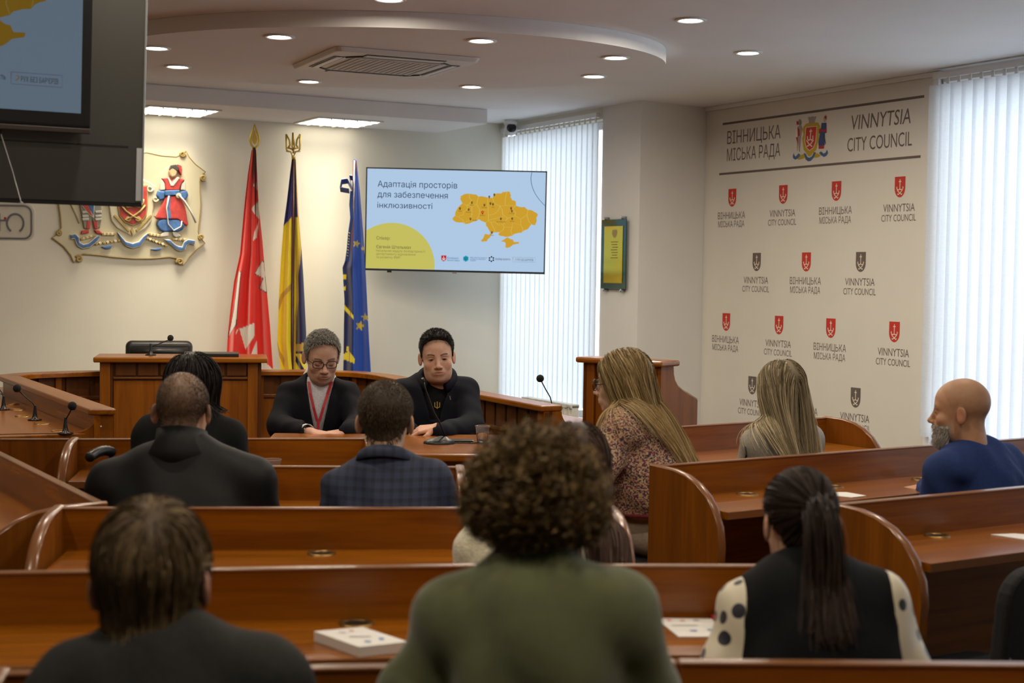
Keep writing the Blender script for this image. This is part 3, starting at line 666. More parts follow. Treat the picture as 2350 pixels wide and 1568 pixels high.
    F.line('emblem', [cp([(868, 585), (848, 850)]), cp([(830, 645), (898, 638)]), cp([(785, 760), (785, 830), (815, 865), (850, 830), (885, 860), (915, 820), (915, 745)]), cp([(760, 860), (830, 960), (900, 1010)]), cp([(930, 850), (860, 950), (770, 1010)])], .010, PALE, .0016)
    A('crown', [(790, 320), (830, 290), (850, 310), (880, 285), (930, 285), (950, 305), (975, 280), (1000, 295), (960, 380), (955, 440), (815, 445), (815, 390)], GR, .0006)
    A('supporter', [(560, 520), (640, 500), (660, 560), (640, 700), (620, 900), (600, 1100), (615, 1140), (575, 1120), (560, 900), (545, 1110), (530, 1120), (530, 900), (520, 700), (530, 560)], GR, .0005)
    A('supporter_head', circ(600, 430, 40, 14, ry=80), srgb(140, 135, 130), .0006); A('plume', [(520, 390), (560, 410), (575, 470), (540, 500), (520, 460)], RD, .0007)
    A('supporter_shield', [(540, 540), (500, 620), (495, 780), (550, 780)], PALE, .0008); A('supporter_shield', [(540, 540), (590, 600), (600, 740), (550, 780)], RD, .0008); A('supporter_shield', [(505, 790), (550, 780), (550, 970)], RD, .0008)
    A('supporter', [(1120, 440), (1240, 440), (1240, 520), (1245, 680), (1200, 690), (1195, 980), (1050, 990), (1045, 900), (1080, 700), (1060, 680), (1060, 600), (1105, 560)], BD, .0005)
    A('supporter_coat', [(1060, 600), (1110, 560), (1115, 600), (1215, 595), (1240, 520), (1240, 680), (1200, 660), (1150, 650), (1060, 670)], RD, .0008); A('supporter_boots', [(1050, 985), (1185, 985), (1180, 1060), (1050, 1065)], RD, .0008)
    A('supporter_head', circ(1190, 370, 28, 12, ry=60), SK, .0008); A('cap', [(1170, 330), (1200, 270), (1225, 258), (1245, 300), (1230, 380), (1210, 330)], RD, .001)
    A('sabre', [(1160, 690), (1185, 700), (1225, 950), (1210, 950)], DK, .001)
    A('ribbon', [(430, 1240), (450, 1160), (470, 1220), (500, 1250), (570, 1170), (615, 1210), (560, 1290), (490, 1325), (440, 1290)], BL_, .0012)
    A('ribbon', [(690, 1160), (740, 1180), (780, 1260), (830, 1280), (890, 1240), (940, 1145), (985, 1150), (930, 1280), (860, 1355), (800, 1365), (740, 1320)], BL_, .0012)
    A('ribbon', [(1060, 1160), (1110, 1125), (1170, 1180), (1220, 1150), (1250, 1085), (1275, 1160), (1240, 1230), (1180, 1260), (1110, 1220)], BL_, .0012)
    A('wheat', [(570, 1250), (650, 1200), (710, 1190), (720, 1280), (650, 1310), (555, 1330)], Y, .001); A('wheat', [(940, 1190), (1020, 1170), (1100, 1220), (1060, 1260), (990, 1280), (940, 1270)], Y, .001)
banner()
# ------------------------------------------------------------------ the slide
def slide(root, fn, e):
    F = Flat(fn, root, e)
    def n(pts):
        o = []
        for x, y in pts:
            t = 138+(x-105)*.0200; b = 1312+(x-105)*.0217; o.append(((x-105)/2085, 1-(y-t)/(b-t)))
        return o
    NV = srgb(45, 62, 100); MAP = srgb(222, 172, 52)
    F.rect('slide_ground', 0, 1, 0, 1, srgb(190, 218, 247))
    c = n(circ(400, 1290, 512, 60, math.pi, 2*math.pi)); c = n([(105, 862)]+[(400+512*math.cos(w), 1288+512*math.sin(w)) for w in [math.radians(-125+125*k/40) for k in range(41)]]+[(911, 1327), (105, 1311)])
    F.poly('yellow_disc', c, srgb(214, 206, 104), .0005)
    F.line('arc', [n([(2025+0*k, 180) if k == 0 else (2015+ (2190-2015)*((k/14)**2.0), 215+(572-215)*(k/14)**.9) for k in range(15)])], .0028, srgb(40, 48, 80), .0005)
    def tx(s, x0, x1, yc, hpx, col, k=.0010, **kw):
        (a0, b0), (a1, b1) = n([(x0, yc)]), n([(x1, yc)])
        (a0, b0), = n([(x0, yc)]); (a1, b1), = n([(x1, yc)])
        return F.text('slide_lettering', s, (a0+a1)/2, (b0+b1)/2, a1-a0, hpx/1174, col, k, **kw)
    def tx(s, x0, x1, yc, hpx, col, k=.0010, **kw):
        (a0, b0), (a1, b1) = n([(x0, yc), (x1, yc)])
        return F.text('slide_lettering', s, (a0+a1)/2, b0, a1-a0, hpx/1174, col, k, **kw)
    th = dict(offset=0)
    tx('Адаптація просторів', 228, 1158, 318, 68, NV, **th); tx('для забезпечення', 228, 1050, 440, 68, NV, **th); tx('інклюзивності', 228, 872, 568, 62, NV, **th)
    OL = srgb(98, 96, 58); OL2 = srgb(140, 136, 78)
    tx('Спікер:', 225, 385, 955, 36, OL, .001, **th); tx('Євгенія Штельмах', 225, 632, 1058, 36, OL, .001, **th)
    tx('Начальник відділу безбар\u2019єрності', 225, 797, 1103, 26, OL2, .001); tx('департаменту відновлення', 225, 685, 1141, 26, OL2, .001); tx('та розвитку ВМР', 225, 507, 1180, 26, OL2, .001)
    m1 = [(1108,725),(1140,690),(1142,650),(1175,590),(1222,545),(1195,490),(1200,462),(1240,437),(1310,432),(1380,440),(1410,465),(1470,465),(1500,472),(1530,480),(1575,480),(1580,440),(1625,425),(1680,425),(1690,408),(1745,404),(1775,412),(1790,455),(1780,470),(1800,505),(1845,520),(1850,570),(1890,585),(1950,585),(1975,610),(2000,620),(2045,630),(2090,655),(2108,680),(2090,715),(2095,760),(2080,800),(2035,790),(1995,850),(1940,870),(1920,890),(1840,905),(1815,925),(1760,940),(1700,930),(1650,915),(1665,890),(1640,885),(1590,890),(1560,930),(1555,945),(1525,970),(1520,990),(1490,990),(1470,1000),(1445,985),(1475,955),(1490,905),(1545,915),(1560,890),(1530,840),(1505,810),(1500,770),(1470,760),(1440,745),(1410,735),(1385,755),(1340,765),(1325,775),(1260,790),(1230,770),(1150,765),(1120,745)]
    jag = []
    rr = random.Random(3)
    for i, (x, y) in enumerate(m1):
        x2, y2 = m1[(i+1) % len(m1)]; jag.append((x, y))
        if math.hypot(x2-x, y2-y) > 22: jag.append(((x+x2)/2+rr.uniform(-5, 5), (y+y2)/2+rr.uniform(-5, 5)))
    F.poly('map', n(jag), MAP, .0006)
    F.poly('map', n([(1680,993),(1710,975),(1740,955),(1760,945),(1790,965),(1820,970),(1835,1000),(1880,998),(1897,1000),(1890,1020),(1830,1030),(1790,1060),(1755,1072),(1735,1060),(1740,1020),(1730,1000),(1700,995)]), MAP, .0006)
    lines = [[(1300,437),(1305,480),(1330,510),(1310,545),(1275,570)],[(1222,545),(1275,570),(1285,610),(1240,645),(1235,680),(1190,690),(1185,710),(1140,690)],[(1185,710),(1230,740),(1260,790)],[(1275,570),(1340,580),(1390,555),(1400,500),(1410,465)],[(1390,555),(1425,620),(1420,690),(1395,735)],[(1335,585),(1335,680),(1320,740),(1262,765)],[(1425,630),(1490,620),(1525,640),(1520,560),(1515,475)],[(1525,640),(1530,690),(1530,750),(1500,770)],[(1575,480),(1590,540),(1660,575),(1650,620),(1600,670),(1530,685)],[(1660,575),(1725,570),(1720,500),(1740,410)],[(1660,575),(1690,620),(1700,680),(1755,715),(1700,700),(1560,735),(1530,750)],[(1725,570),(1850,570)],[(1850,570),(1810,610),(1845,650),(1840,690),(1780,715),(1755,715)],[(1840,690),(1910,730),(1980,680),(1990,620)],[(1910,730),(1910,800),(1810,775),(1810,825),(1715,825),(1700,790),(1650,800),(1610,765),(1530,765)],[(1980,680),(2005,760),(2035,790)],[(1910,800),(1935,840),(1925,880)],[(1715,825),(1705,860),(1650,890)],[(1810,825),(1795,870),(1815,920)],[(1560,770),(1590,830),(1610,860),(1605,888)],[(1755,715),(1710,790)]]
    F.line('map_border', [n(l) for l in lines], .0020, srgb(226, 214, 120), .0010)
    def pin(x, y, s, col):
        F.poly('map_pin', n([(x+s*math.cos(w), y-s*.5+s*math.sin(w)) for w in [math.radians(150+240*k/14) for k in range(15)]]+[(x, y+s*1.7)]), col, .0013); F.poly('map_pin_hole', n(circ(x, y-s*.5, s*.42, 10)), MAP, .0016)
    for x, y in ((1333,538),(1195,608),(1297,620),(1480,566),(1535,470),(1594,444),(1550,548),(1580,556),(1793,604),(1803,636),(1320,730),(1676,727),(1808,725),(1575,890)): pin(x, y, 11, srgb(25, 30, 45))
    pin(1460, 655, 16, srgb(205, 50, 35))
    for s, x, y, w in (('Рівне',1333,568,38),('Львів',1195,635,40),('Тернопіль',1297,648,70),('Житомир',1480,592,64),('Київ',1580,590,30),('Вінниця',1460,686,58),('Кропивницький',1682,760,112),('Дніпро',1808,754,48),('Полтава',1803,662,60),('Чернівці',1370,741,60),('Одеса',1578,920,38)):
        tx(s, x-w/2, x+w/2, y, 13, srgb(70, 80, 50), .0013)
    sh = n([(988,1160),(1047,1160),(1047,1200),(1036,1222),(1017,1230),(998,1222),(988,1200)]); F.poly('logo_shield', sh, srgb(200, 40, 55), .001)
    F.line('logo_mark', [n([(1017,1170),(1017,1200)]), n([(1000,1190),(1010,1203),(1024,1203),(1034,1190)]), n([(1002,1205),(1032,1218)]), n([(1032,1205),(1002,1218)])], .0035, srgb(240, 230, 235), .0014)
    tx('Вінницька', 1057, 1188, 1188, 22, srgb(70, 110, 180)); tx('міська рада', 1057, 1200, 1214, 22, srgb(70, 110, 180))
    F.poly('logo_hexagon', n([(1276,1160),(1307,1178),(1307,1216),(1276,1235),(1245,1216),(1245,1178)]), srgb(50, 175, 200), .001)
    F.line('logo_trident', [n([(1276,1175),(1276,1222)]), n([(1260,1180),(1262,1208),(1276,1214),(1290,1208),(1292,1180)])], .0035, srgb(25, 90, 120), .0014)
    for k, s in enumerate(('Міністерство розвитку', 'громад та територій', 'України')): tx(s, 1327, 1327+(195, 178, 68)[k], 1183+k*18, 14, srgb(60, 90, 150))
    for k in range(6): F.poly('logo_dot', n(circ(1576+26*math.sin(k*math.pi/3), 1202-26*math.cos(k*math.pi/3), 10, 12)), srgb(25, 28, 70), .001)
    tx('безбар\u2019єрність', 1621, 1798, 1200, 24, srgb(30, 34, 80))
    bx_ = n([(1826,1180),(2090,1185),(2088,1240),(1826,1234)]); F.line('badge_frame', [bx_+[bx_[0]]], .0016, srgb(110, 120, 150), .001)
    tx('РУХ БЕЗ БАР\u2019ЄРІВ', 1876, 2068, 1210, 23, srgb(60, 62, 70))
    F.line('badge_mark', [n([(1850,1198),(1862,1195),(1866,1205),(1856,1215),(1848,1218)])], .003, srgb(200, 160, 60), .001)
def far_tv():
    Y = 12.95; TL, TR, BL2, BR = [atY(x, y, Y) for x, y in ((837, 384), (1254, 393), (838, 620), (1250, 630))]
    C = (TL+TR+BL2+BR)/4; w = ((TR-TL).length+(BR-BL2).length)/2; h = ((TL-BL2).length+(TR-BR).length)/2
    root = thing('television', 'wall-mounted television showing a map slide beside the blue flag', 'television', (C.x, C.y, C.z-h/2), 0)
    root.rotation_euler = (0, math.radians(.45), 0)
    b = MB(); b.box(-w/2, w/2, .0, .05, 0, h); b.build('case', BLACK, root, bevel=.004)
    bz = .011
    for q, (x0, x1, z0, z1) in enumerate(((-w/2, w/2, 0, bz*1.6), (-w/2, w/2, h-bz, h), (-w/2, -w/2+bz, 0, h), (w/2-bz, w/2, 0, h))):
        b = MB(); b.box(x0, x1, -.008, .0, z0, z1); b.build('bezel', BLACK, root)
    slide(root, lambda a, z, l: Vector((-w/2+bz+a*(w-2*bz), -.0015-l, bz*1.6+z*(h-2.6*bz))), .72)
    b = MB(); b.box(-.02, .02, -.012, -.006, -.012, .002); b.build('logo_tab', mat('grey_metal', (.3, .3, .3), .4, metal=.6), root); b = MB(); b.box(-w/2+.2, -w/2+.24, .0, .03, -.015, 0); b.build('sensor', BLACK, root)
    b = MB(); b.box(-.45, -.05, .05, .09, h*.35, h*.65); b.build('mount_plate', BLACKM, root); b = MB(); b.tube([(-.3, .07, h*.5), (-.55, .40, h*.5), (-.35, .80, h*.5)], .025, 8); b.build('swing_arm', BLACKM, root)
far_tv()
def hanging_tv():
    P = atY(325, 468, 5.05); root = thing('hanging_screen', 'large television on a grey backing panel hanging from the ceiling at upper left', 'television', P, TH)
    root.rotation_euler = (math.radians(4.6), 0, TH)      # local +x along the far side, -y faces the room
    Wd, Ht = 2.6, 1.185
    pan = mat('brushed_grey_panel', (.11, .108, .102), .33, metal=.75)
    b = MB(); b.box(-Wd, 0, .0, .05, .0, Ht); b.build('backing_panel', pan, root, bevel=.003)
    b = MB(); b.box(-.004, .003, -.006, .055, 0, Ht); b.build('chrome_edge', mat('bright_edge', (.75, .76, .78), .2, metal=.9), root, bevel=.001)
    b = MB(); b.box(-.022, -.002, -.004, -.001, .01, .19); b.build('corner_plate', mat('pale_metal', (.6, .62, .66), .35, metal=.5), root)
    b = MB(); b.box(-Wd, -.05, -.0015, .0, .19, .195); b.build('seam', BLACK, root)
    b = MB(); b.box(-Wd, 0, -.003, .052, -.012, .0); b.build('bottom_channel', BLACK, root)
    # television in front
    tw, tz0 = 1.34, .245; tx0 = -.195; h = .905
    b = MB(); b.box(tx0-tw, tx0, -.075, -.03, tz0, tz0+h); b.build('television_case', mat('piano_black', (.004, .004, .005), .5, spec=.2), root, bevel=.004)
    b = MB(); b.box(tx0-tw, tx0, -.082, -.07, tz0-.018, tz0+.0); b.build('lower_trim', mat('dark_bronze', (.06, .05, .045), .35, metal=.5), root, bevel=.003)
    b = MB(); b.box(tx0-tw*.7, tx0-tw*.3, -.03, .0, tz0+.2, tz0+.5); b.build('wall_bracket', BLACKM, root)
    bz = .032
    slide(root, lambda a, z, l: Vector((tx0-tw+bz+a*(tw-2*bz), -.0762-l, tz0+bz*1.5+z*(h-2.5*bz))), .17)
    g = MB(); g.box(tx0-tw+.005, tx0-.005, -.0800, -.0795, tz0+.01, tz0+h-.01)
    m = bpy.data.materials.new('screen_glass'); N, L = nodes(m); N.remove(N['Principled BSDF']); t = N.new('ShaderNodeBsdfTransparent'); gl = N.new('ShaderNodeBsdfGlossy'); gl.inputs['Roughness'].default_value = .04
    mx = N.new('ShaderNodeMixShader'); mx.inputs[0].default_value = .025; L.new(t.outputs[0], mx.inputs[1]); L.new(gl.outputs[0], mx.inputs[2]); L.new(mx.outputs[0], N['Material Output'].inputs[0])
    g.build('screen_glass', m, root)
    for x in (-.5, -1.8):
        b = MB(); b.tube([(x, .025, Ht-.01), (x, .026, Ht+.02)], .015, 8); b.build('hanger_rod', CHROME, root)
hanging_tv()
def hanging_sign():
    Y = 4.75; A = lambda x, y: atY(x, y, Y)
    C = A(0, 510); root = thing('hanging_sign', 'frosted hanging sign plate with grey lettering under the hanging screen', 'sign', (C.x, C.y, C.z), 0)
    k = Y/FPX; q = lambda x, y: ((x-0)*k, (510-y)*k)
    def rr(x0, x1, y0, y1, r):
        pts = []
        for i, (cx, cy) in enumerate(((x1-r, y0+r), (x1-r, y1-r), (x0+r, y1-r), (x0+r, y0+r))):
            for j in range(7):
                a = math.radians(-90+90*i+90*j/6); pts.append(q(cx+r*math.cos(a), cy+r*math.sin(a)))
        return pts
    mm = bpy.data.materials.new('frosted_acrylic'); N, L = nodes(mm); bb = N['Principled BSDF']; bb.inputs['Base Color'].default_value = (.62, .58, .50, 1); bb.inputs['Alpha'].default_value = .55; bb.inputs['Roughness'].default_value = .25
    b = MB(); b.prism(rr(-330, 79, 466, 552, 22), lambda p, z, t: Vector((p, t, z)), 0, .006); b.build('plate', mm, root)
    F = Flat(lambda a, z, l: Vector((a, -.001-l, z)), root); GR = srgb(96, 96, 104)
    o1 = rr(-326, 72, 472, 547, 18); F.line('frame_line', [o1+[o1[0]]], 4.5*k, GR)
    F.rect('lettering', -6*k, 1*k, -20*k, 20*k, GR); F.rect('lettering', 1*k, 14*k, 2*k, 6*k, GR)
    F.line('lettering', [[q(35+19*math.cos(w), 512+21*math.sin(w)) for w in [math.radians(120+300*j/30) for j in range(31)]]], 5*k, GR)
    F.poly('red_dot', [q(x, y) for x, y in circ(12, 501, 3.2, 12)], srgb(170, 20, 40), .0005)
    b = MB(); b.tube([(48*k, .003, 44*k), (30*k, .003, 110*k), (2*k, .003, 200*k), (-10*k, .05, 250*k)], .0016, 5); b.build('chain', CHROME, root)
    b = MB(); b.tube([(48*k+.006*math.cos(w), .003, 42*k+.008*math.sin(w)) for w in [2*math.pi*j/10 for j in range(10)]], .0012, 5, closed=True); b.build('hook', CHROME, root)
    b = MB(); b.tube([(-300*k, .003, 44*k), (-280*k, .05, 250*k)], .0016, 5); b.build('chain', CHROME, root)
hanging_sign()
# ------------------------------------------------------------------ plaque on the pilaster
def plaque():
    A0_ = KC + WDIR*1.805; root = thing('gold_plaque', 'gold plaque on dark green glass fixed to the pilaster', 'plaque', A0_-AV*.032, math.atan2(WDIR.y, WDIR.x))
    L = .385; b = MB(); b.box(0, L, -.006, .0, 1.462, 2.042); b.build('glass_back', mat('green_glass', (.012, .07, .055), .12, coat=.5), root, bevel=.002)
    b = MB(); b.box(.05, L-.045, -.010, -.006, 1.51, 1.985); b.build('gold_plate', mat('polished_gold', (.80, .56, .06), .16, metal=1), root, bevel=.001)
    F = Flat(lambda a, z, l: Vector((a, -.0105-l, z)), root); eng = srgb(120, 86, 24)
    F.poly('engraved_emblem', [(.18, 1.955), (.25, 1.955), (.255, 1.92), (.235, 1.895), (.215, 1.885), (.195, 1.895), (.175, 1.92)], srgb(170, 150, 100))
    for k in range(7): F.rect('engraved_line', .16+.01*(k % 3), .27-.012*(k % 2), 1.85-k*.022, 1.856-k*.022, eng)
    for x in (.05, L-.07):
        for z in (1.452, 2.052):
            b = MB(); b.lathe([(.012, 0), (.012, .042), (.014, .046), (.001, .048)], c=(x+.01, .03, z), n=12, M=Matrix.Rotation(math.pi/2, 4, 'X')); b.build('standoff', CHROME, root, smooth=True)
plaque()
# ------------------------------------------------------------------ carved coat of arms on the back wall
def arms():
    NB = -AU; P0 = KC - AU*.002
    Cc = onpl(294, 475, P0, AU); root = thing('carved_coat_of_arms', 'painted plaster coat of arms with shield and standing figures on the back wall', 'coat of arms', Cc, TH)
    def w(pts):
        o = []
        for cx, cy in pts:
            q = onpl(100+cx/5.408, 330+cy/5.408, P0, AU)-Cc; o.append((q.dot(AV), q.z))
        return o
    CR = mat('plaster_cream', (.66, .60, .42), .6); RD = mat('plaster_red', (.50, .055, .045), .5, noise=.25, nscale=25); BU = mat('plaster_blue', (.06, .15, .36), .5, noise=.3, nscale=25); OC = mat('plaster_ochre', (.42, .30, .10), .5); WT_ = mat('plaster_white', (.60, .58, .50), .5); SKN = mat('plaster_skin', (.55, .42, .24), .5); DK = mat('plaster_dark', (.07, .06, .05), .5)
    def rel(nm, pts, m, d, d0=0, bev=.006):
        b = MB(); b.prism(w(pts), lambda p, z, t: Vector((p, t, z)), -d0, -d); return b.build(nm, m, root, bevel=bev, seg=3)
    def tubep(nm, pts, m, r, d): b = MB(); b.tube([Vector((p, -d, z)) for p, z in w(pts)], r, 7); return b.build(nm, m, root, smooth=True)
    plate = [(1760,95),(1800,170),(1880,260),(2005,355),(1960,385),(1930,470),(1935,620),(1945,760),(1925,950),(1910,1100),(1940,1170),(1995,1235),(1900,1300),(1800,1410),(1720,1510),(1680,1430),(1560,1405),(1350,1425),(1100,1425),(850,1405),(650,1380),(480,1370),(430,1400),(370,1475),(330,1380),(240,1270),(100,1165),(180,1120),(215,1040),(205,900),(185,760),(200,600),(245,480),(200,400),(120,360),(290,250),(380,160),(420,95),(500,150),(700,165),(900,140),(1085,130),(1270,110),(1450,150),(1640,165),(1710,130)]
    rel('scroll_plate', plate, CR, .022, bev=.008)
    for cx, cy, r, a in ((1715,130,36,0),(1970,425,36,1),(1945,1160,34,2),(1680,1465,44,3),(430,1430,44,4),(180,1110,34,5),(205,440,34,6),(450,130,36,7)):
        sp = [(cx+r*(1-t*.75)*math.cos(a*.9+t*8.5), cy+r*(1-t*.75)*math.sin(a*.9+t*8.5)) for t in [j/22 for j in range(23)]]
        tubep('scroll_curl', sp, OC, .010, .026)
    edge = plate + [plate[0]]
    tubep('plate_edge', edge, OC, .005, .020)
    # central shield
    rel('shield_frame', [(880,470),(1000,420),(1085,400),(1170,420),(1290,470),(1380,530),(1370,700),(1340,850),(1330,960),(1250,1060),(1140,1120),(1085,1160),(1030,1120),(900,1050),(830,960),(810,850),(790,700),(800,530)], CR, .040, .02, .014)
    sh = lambda k: [(1090+(x-1090)*k, 760+(y-760)*k) for x, y in ((905,520),(1275,520),(1275,780),(1255,900),(1190,980),(1090,1020),(990,980),(925,900),(905,780))]
    rel('shield_rim', sh(1.03), OC, .052, .03, .008); rel('shield_field', sh(.94), RD, .055, .04, .004)
    for s in (-1, 1):
        X = lambda x: 1090+s*(x-1090)
        tubep('sabre', [(X(940), 765), (X(1000), 840), (X(1090), 905), (X(1160), 945)], OC, .009, .060)
        rel('sabre_hilt', [(X(1120), 920), (X(1160), 900), (X(1200), 950), (X(1150), 975), (X(1110), 950)], OC, .066, .05)
        tubep('anchor_arm', [(X(1090), 720), (X(1110), 780), (X(1170), 790), (X(1210), 740), (X(1215), 690)], OC, .011, .062)
        tubep('frame_volute', [(X(1300)+46*math.cos(t)*(1-t/9), 560+46*math.sin(t)*(1-t/9)) for t in [j*.42 for j in range(15)]], CR, .010, .045)
        tubep('frame_volute', [(X(1370)+36*math.cos(t)*(1-t/9), 690+40*math.sin(t)*(1-t/9)) for t in [j*.42 for j in range(15)]], CR, .009, .045)
        for j in range(7): rel('leaf', [(X(1330-j*26), 900+j*28), (X(1310-j*26), 880+j*28), (X(1280-j*26), 905+j*28), (X(1300-j*26), 930+j*28)], OC, .050, .035, .003)
    rel('frame_bud', [(1085,1040),(1110,1080),(1085,1150),(1060,1080)], OC, .055, .03)
    tubep('anchor_shaft', [(1090, 560), (1090, 770)], OC, .011, .062); tubep('anchor_shaft', [(1040, 610), (1140, 610)], OC, .011, .062)
    # right figure
    rel('mantle', [(1540,280),(1440,370),(1400,500),(1360,900),(1780,1010),(1830,640),(1770,430),(1690,300)], CR, .026, .02, .004)
    rel('boot', [(1480,1090),(1535,1100),(1530,1150),(1430,1160),(1440,1130)], WT_, .05, .02); rel('boot', [(1580,1100),(1640,1095),(1690,1150),(1620,1165),(1590,1140)], WT_, .05, .02)
    rel('trousers', [(1400,960),(1470,930),(1570,940),(1700,940),(1735,1010),(1710,1070),(1640,1100),(1560,1090),(1480,1100),(1420,1070),(1390,1010)], BU, .055, .02, .014)
    tubep('trouser_trim', [(1530,650),(1500,800),(1520,1000),(1590,1080),(1680,1030),(1690,960)], WT_, .006, .066)
    rel('coat_skirt', [(1500,650),(1680,650),(1740,800),(1775,1000),(1760,1030),(1640,940),(1400,935),(1365,930),(1430,800)], RD, .060, .03, .012)
    rel('coat_lining', [(1525,650),(1550,650),(1545,800),(1560,935),(1500,930),(1505,800)], BU, .064, .05, .004)
    rel('sash', [(1480,585),(1660,580),(1665,640),(1480,648)], BU, .068, .03)
    rel('vest', [(1440,430),(1530,420),(1560,470),(1630,420),(1735,450),(1690,500),(1660,585),(1490,585),(1480,500)], RD, .062, .03, .010)
    rel('collar', [(1530,420),(1570,490),(1640,415),(1665,430),(1590,530),(1550,530),(1515,440)], WT_, .066, .05, .004)
    rel('upper_sleeve', [(1445,440),(1490,490),(1490,580),(1420,590),(1430,500)], WT_, .058, .03, .010); rel('sleeve', [(1400,580),(1490,590),(1485,690),(1420,710),(1375,650)], BU, .058, .03, .014)
    rel('upper_sleeve', [(1735,450),(1690,500),(1680,580),(1745,590),(1745,500)], WT_, .058, .03, .010); rel('sleeve', [(1680,590),(1760,580),(1780,640),(1740,710),(1690,680),(1660,640)], BU, .058, .03, .014)
    rel('hand', circ(1650, 650, 38, 14), SKN, .072, .04, .010); rel('face', [(1550,300),(1600,290),(1640,350),(1620,410),(1570,430),(1545,400),(1535,350)], SKN, .062, .02, .012)
    rel('hair', [(1535,330),(1560,270),(1620,260),(1660,300),(1645,350),(1610,330),(1580,310)], DK, .064, .03); rel('cap', [(1640,260),(1690,275),(1700,330),(1690,400),(1660,350),(1645,300)], RD, .060, .02)
    tubep('sabre', [(1650,640),(1720,720),(1800,850),(1860,985)], WT_, .009, .074)
    # left figure
    rel('armour', [(400,560),(640,560),(700,740),(715,900),(690,1050),(610,1060),(590,940),(560,1050),(490,1060),(460,900),(430,740)], mat('plaster_grey', (.30, .28, .22), .5), .045, .02, .010)
    rel('face', circ(540, 400, 60, 16, ry=80), SKN, .05, .02); rel('armour', [(430,440),(650,440),(690,600),(390,600)], mat('plaster_grey', (.3, .28, .22), .5), .05, .02)
    rel('heraldic_shield', [(360,560),(600,560),(620,740),(605,930),(560,900),(440,760)], WT_, .056, .04); rel('shield_quarter', [(440,740),(520,740),(595,905),(560,880)], RD, .060, .05, .003); rel('shield_quarter', [(520,735),(605,735),(603,890),(560,820)], BU, .060, .05, .003)
    for x in (500, 660):
        for y in (850, 900, 940): rel('knee_plate', [(x-40, y-14), (x+45, y-20), (x+45, y+14), (x-35, y+18)], WT_, .056, .04, .006)
    rel('greave', [(520,960),(570,960),(560,1060),(515,1060)], RD, .05, .03); rel('greave', [(600,960),(650,960),(655,1060),(615,1060)], RD, .05, .03)
    rel('shoe', [(460,1080),(550,1070),(550,1110),(450,1125)], RD, .05, .02); rel('shoe', [(610,1070),(680,1080),(725,1125),(640,1115)], RD, .05, .02)
    tubep('staff', [(330,735),(390,860),(440,985)], CR, .010, .03)
    # ribbons and wheat
    def rib(nm, top, bot, d=.055):
        rel(nm+'_edge', top+bot[::-1], WT_, d-.004, .02, .004); n_ = len(top)
        a = [(x+(bx-x)*.14, y+(by-y)*.14) for (x, y), (bx, by) in zip(top, bot)]; c = [(x+(bx-x)*.80, y+(by-y)*.80) for (x, y), (bx, by) in zip(top, bot)]
        rel(nm, a+c[::-1], BU, d, .03, .004)
    rib('ribbon', [(320,1130),(380,1115),(425,1160),(430,1220),(480,1250),(550,1230),(610,1175),(660,1140)], [(330,1190),(370,1180),(385,1230),(410,1275),(470,1305),(560,1290),(640,1230),(690,1160)])
    rib('ribbon', [(900,1095),(950,1150),(1000,1210),(1090,1235),(1170,1210),(1220,1150),(1275,1110)], [(920,1150),(960,1220),(1010,1275),(1090,1300),(1190,1275),(1240,1200),(1270,1160)])
    rib('ribbon', [(1480,1185),(1550,1190),(1600,1240),(1650,1270),(1700,1280),(1720,1220),(1770,1185),(1860,1200)], [(1520,1230),(1570,1260),(1620,1310),(1670,1335),(1740,1320),(1760,1260),(1800,1240),(1850,1260)])
    rel('ribbon_tail', [(700,1280),(840,1260),(820,1300),(760,1310)], BU, .045, .02); rel('ribbon_tail', [(1310,1310),(1450,1290),(1440,1320),(1380,1330)], BU, .045, .02)
    for x0, y0, x1, y1 in ((640,1250,920,1210), (1270,1180,1500,1270), (460,1190,600,1150), (1600,1190,1760,1200), (720,1130,860,1130), (1300,1130,1420,1150)):
        for j in range(7):
            t = j/6; cx, cy = x0+(x1-x0)*t, y0+(y1-y0)*t
            rel('wheat_grain', [(cx-20, cy-14), (cx+10, cy-26), (cx+24, cy), (cx-6, cy+14)], CR if j % 2 else OC, .046, .02, .004)
arms()
